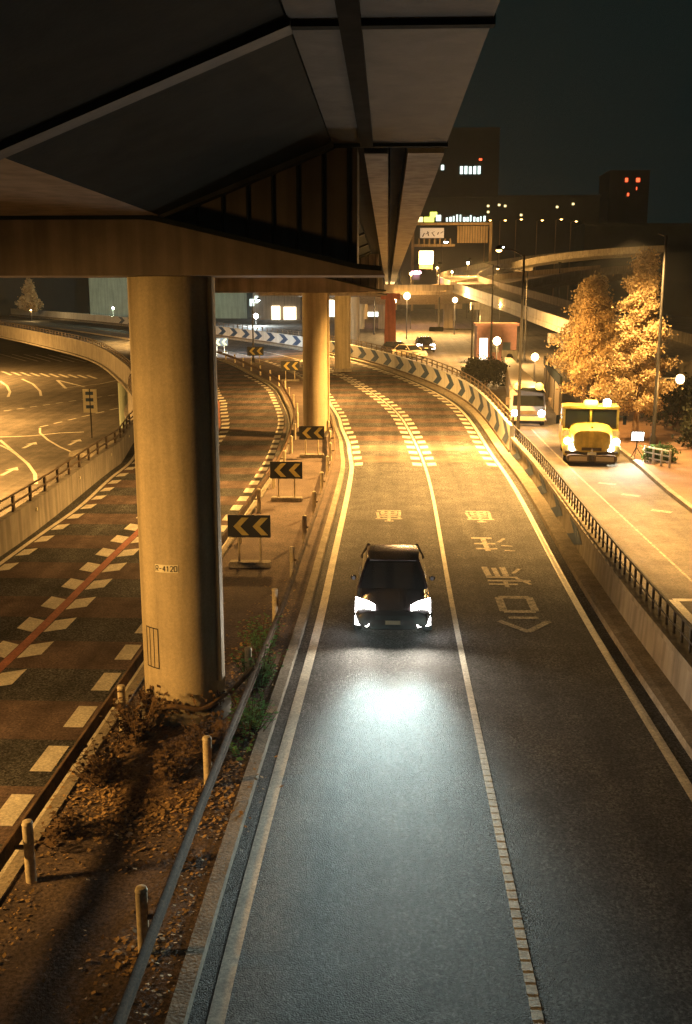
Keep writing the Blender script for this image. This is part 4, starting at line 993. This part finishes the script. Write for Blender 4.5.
litter(500, lambda: rng.gauss(-2.9, .25), lambda: rng.gauss(20, 2.2), sz=.032)
litter(160, lambda: rng.gauss(-2.85, .2), lambda: rng.gauss(10.1, .25), sz=.032)
tag(lv.build('leaf_litter', 'dead_leaf', fix=False), 'brown fallen leaves scattered over the median', 'leaves', kind='stuff')
dm = MB(); N = 26
vs = []; fs = []
for j in range(N + 1):
    for i in range(N + 1):
        x = -4.6 + 2.2 * i / N; y = 12.9 + 4.6 * j / N
        d = math.hypot((x + 3.5) / 1.05, (y - 15.4) / 2.1); h = max(0, 1 - d * d) * .10 + (rng.uniform(-.02, .03) if d < 1 else -.02)
        vs.append((x, y, .13 + h))
for j in range(N):
    for i in range(N): a = j * (N + 1) + i; fs.append((a, a + 1, a + N + 2, a + N + 1))
dm.add(vs, fs); tag(dm.build('soil_mound', 'dirt', smooth=True), 'mound of soil and dry leaves round the foot of the near column', 'soil', kind='stuff')
def weed(x, y, n, h, m, label, seed, spread=.25):
    r2 = random.Random(seed); t = thing('weed', (x, y, zf(y) + .14), label, 'weed', 'weeds on the median')
    b = MB(); s_ = MB()
    for i in range(n):
        a = r2.uniform(0, 6.28); d = abs(r2.gauss(0, spread)); hh = h * r2.uniform(.4, 1.1); bx_, by_ = math.cos(a) * d * .5, math.sin(a) * d
        tip = Vector((bx_ + math.cos(a) * hh * .4, by_ + math.sin(a) * hh * .5, hh))
        s_.tube([(bx_ * .6, by_ * .6, -.02), tip], [.008, .003], 3, False)
        for k in range(6):
            p = Vector((bx_ * .6, by_ * .6, 0)).lerp(tip, .25 + .75 * k / 5); an = r2.uniform(0, 6.28); L = r2.uniform(.05, .11)
            u = Vector((math.cos(an), math.sin(an), r2.uniform(-.2, .5))) * L; w = Vector((-math.sin(an), math.cos(an), .1)) * L * .4
            b.add([p, p + u * .5 + w, p + u, p + u * .5 - w], [(0, 1, 2, 3)])
    s_.build('stem', 'vine', t); b.build('foliage', m, t, fix=False)
for i, (x, y, n, h, m, lb) in enumerate(((-2.45, 18.2, 150, .7, 'weed_green', 'lush green weeds beside the right guard rail near the column'), (-2.34, 16.3, 110, .5, 'weed_green', 'green weeds in front of the lush clump at the kerb'), (-2.65, 20.3, 110, .6, 'weed_green', 'green weeds behind the lush clump'),
        (-2.4, 15.2, 12, .25, 'weed_green', 'small green weed at the kerb halfway along the rail'), (-4.2, 15.7, 110, .7, 'vine', 'dry tangled brush left of the column foot'), (-4.4, 14.3, 80, .5, 'vine', 'dry brush against the left guard rail'), (-3.35, 14.5, 150, .42, 'vine', 'dry brown brush in front of the column'),
        (-2.95, 15.5, 110, .42, 'vine', 'dry brown brush right of the column foot'), (-4.5, 12.6, 50, .3, 'vine', 'thin dry weeds by the left rail'), (-2.6, 12.0, 10, .2, 'vine', 'sparse dry weeds by the right rail'))):
    weed(x, y, n, h, m, lb, 60 + i)
vn = MB(); r3 = random.Random(77)
for i in range(26):
    a = r3.uniform(-3.0, -.3); pts = []; z = .15
    for k in range(7):
        pts.append((cx1 + .745 * math.cos(a), cy1 + .745 * math.sin(a), z)); a += r3.uniform(-.12, .12); z += r3.uniform(.03, .13)
    vn.tube(pts, .009, 4, False)
    for p in pts:
        for q in range(2):
            L = r3.uniform(.03, .06); an = r3.uniform(0, 6.28); u = Vector((math.cos(an), -.3, math.sin(an))) * L; w = Vector((-math.sin(an), -.2, math.cos(an))) * L * .6; pp = Vector(p) + Vector((0, -.02, 0))
            vn.add([pp - u, pp + w, pp + u, pp - w], [(0, 1, 2, 3)])
tag(vn.build('creeper', 'vine', fix=False), 'withered creeper climbing the foot of the near column', 'creeper', kind='stuff')
b = MB(); pts = []
for k in range(17):
    a = R_(-175) + k * R_(170) / 16; pts.append((cx1 + .80 * math.cos(a), cy1 + .80 * math.sin(a), cz1 + .40 + .05 * math.sin(k)))
b.tube(pts + [(cx1 + 1.2, cy1 + .3, cz1 + .75)], .045, 8); tag(b.build('hose', 'vine', smooth=True), 'brown hose looped round the foot of the near column', 'hose')

# ------------------------------------------------------------------ haze added for lamp glow and lifted darks
hb = MB(); hb.box(-320, 320, -40, 640, -8, 95)
hz_ = hb.build('haze', 'earth'); hz_['kind'] = 'stuff'; hz_['label'] = 'thin haze added to make the lamps glow'; hz_['category'] = 'haze'
hm = bpy.data.materials.new('haze_air'); hm.use_nodes = True; ht = hm.node_tree
for n_ in list(ht.nodes):
    if n_.type == 'BSDF_PRINCIPLED': ht.nodes.remove(n_)
pv = ht.nodes.new('ShaderNodeVolumePrincipled'); pv.inputs['Density'].default_value = 0.00030; pv.inputs['Color'].default_value = (.9, .93, .92, 1)
pv.inputs['Anisotropy'].default_value = 0.4
ht.links.new(pv.outputs[0], ht.nodes['Material Output'].inputs['Volume'])
hz_.data.materials.clear(); hz_.data.materials.append(hm)
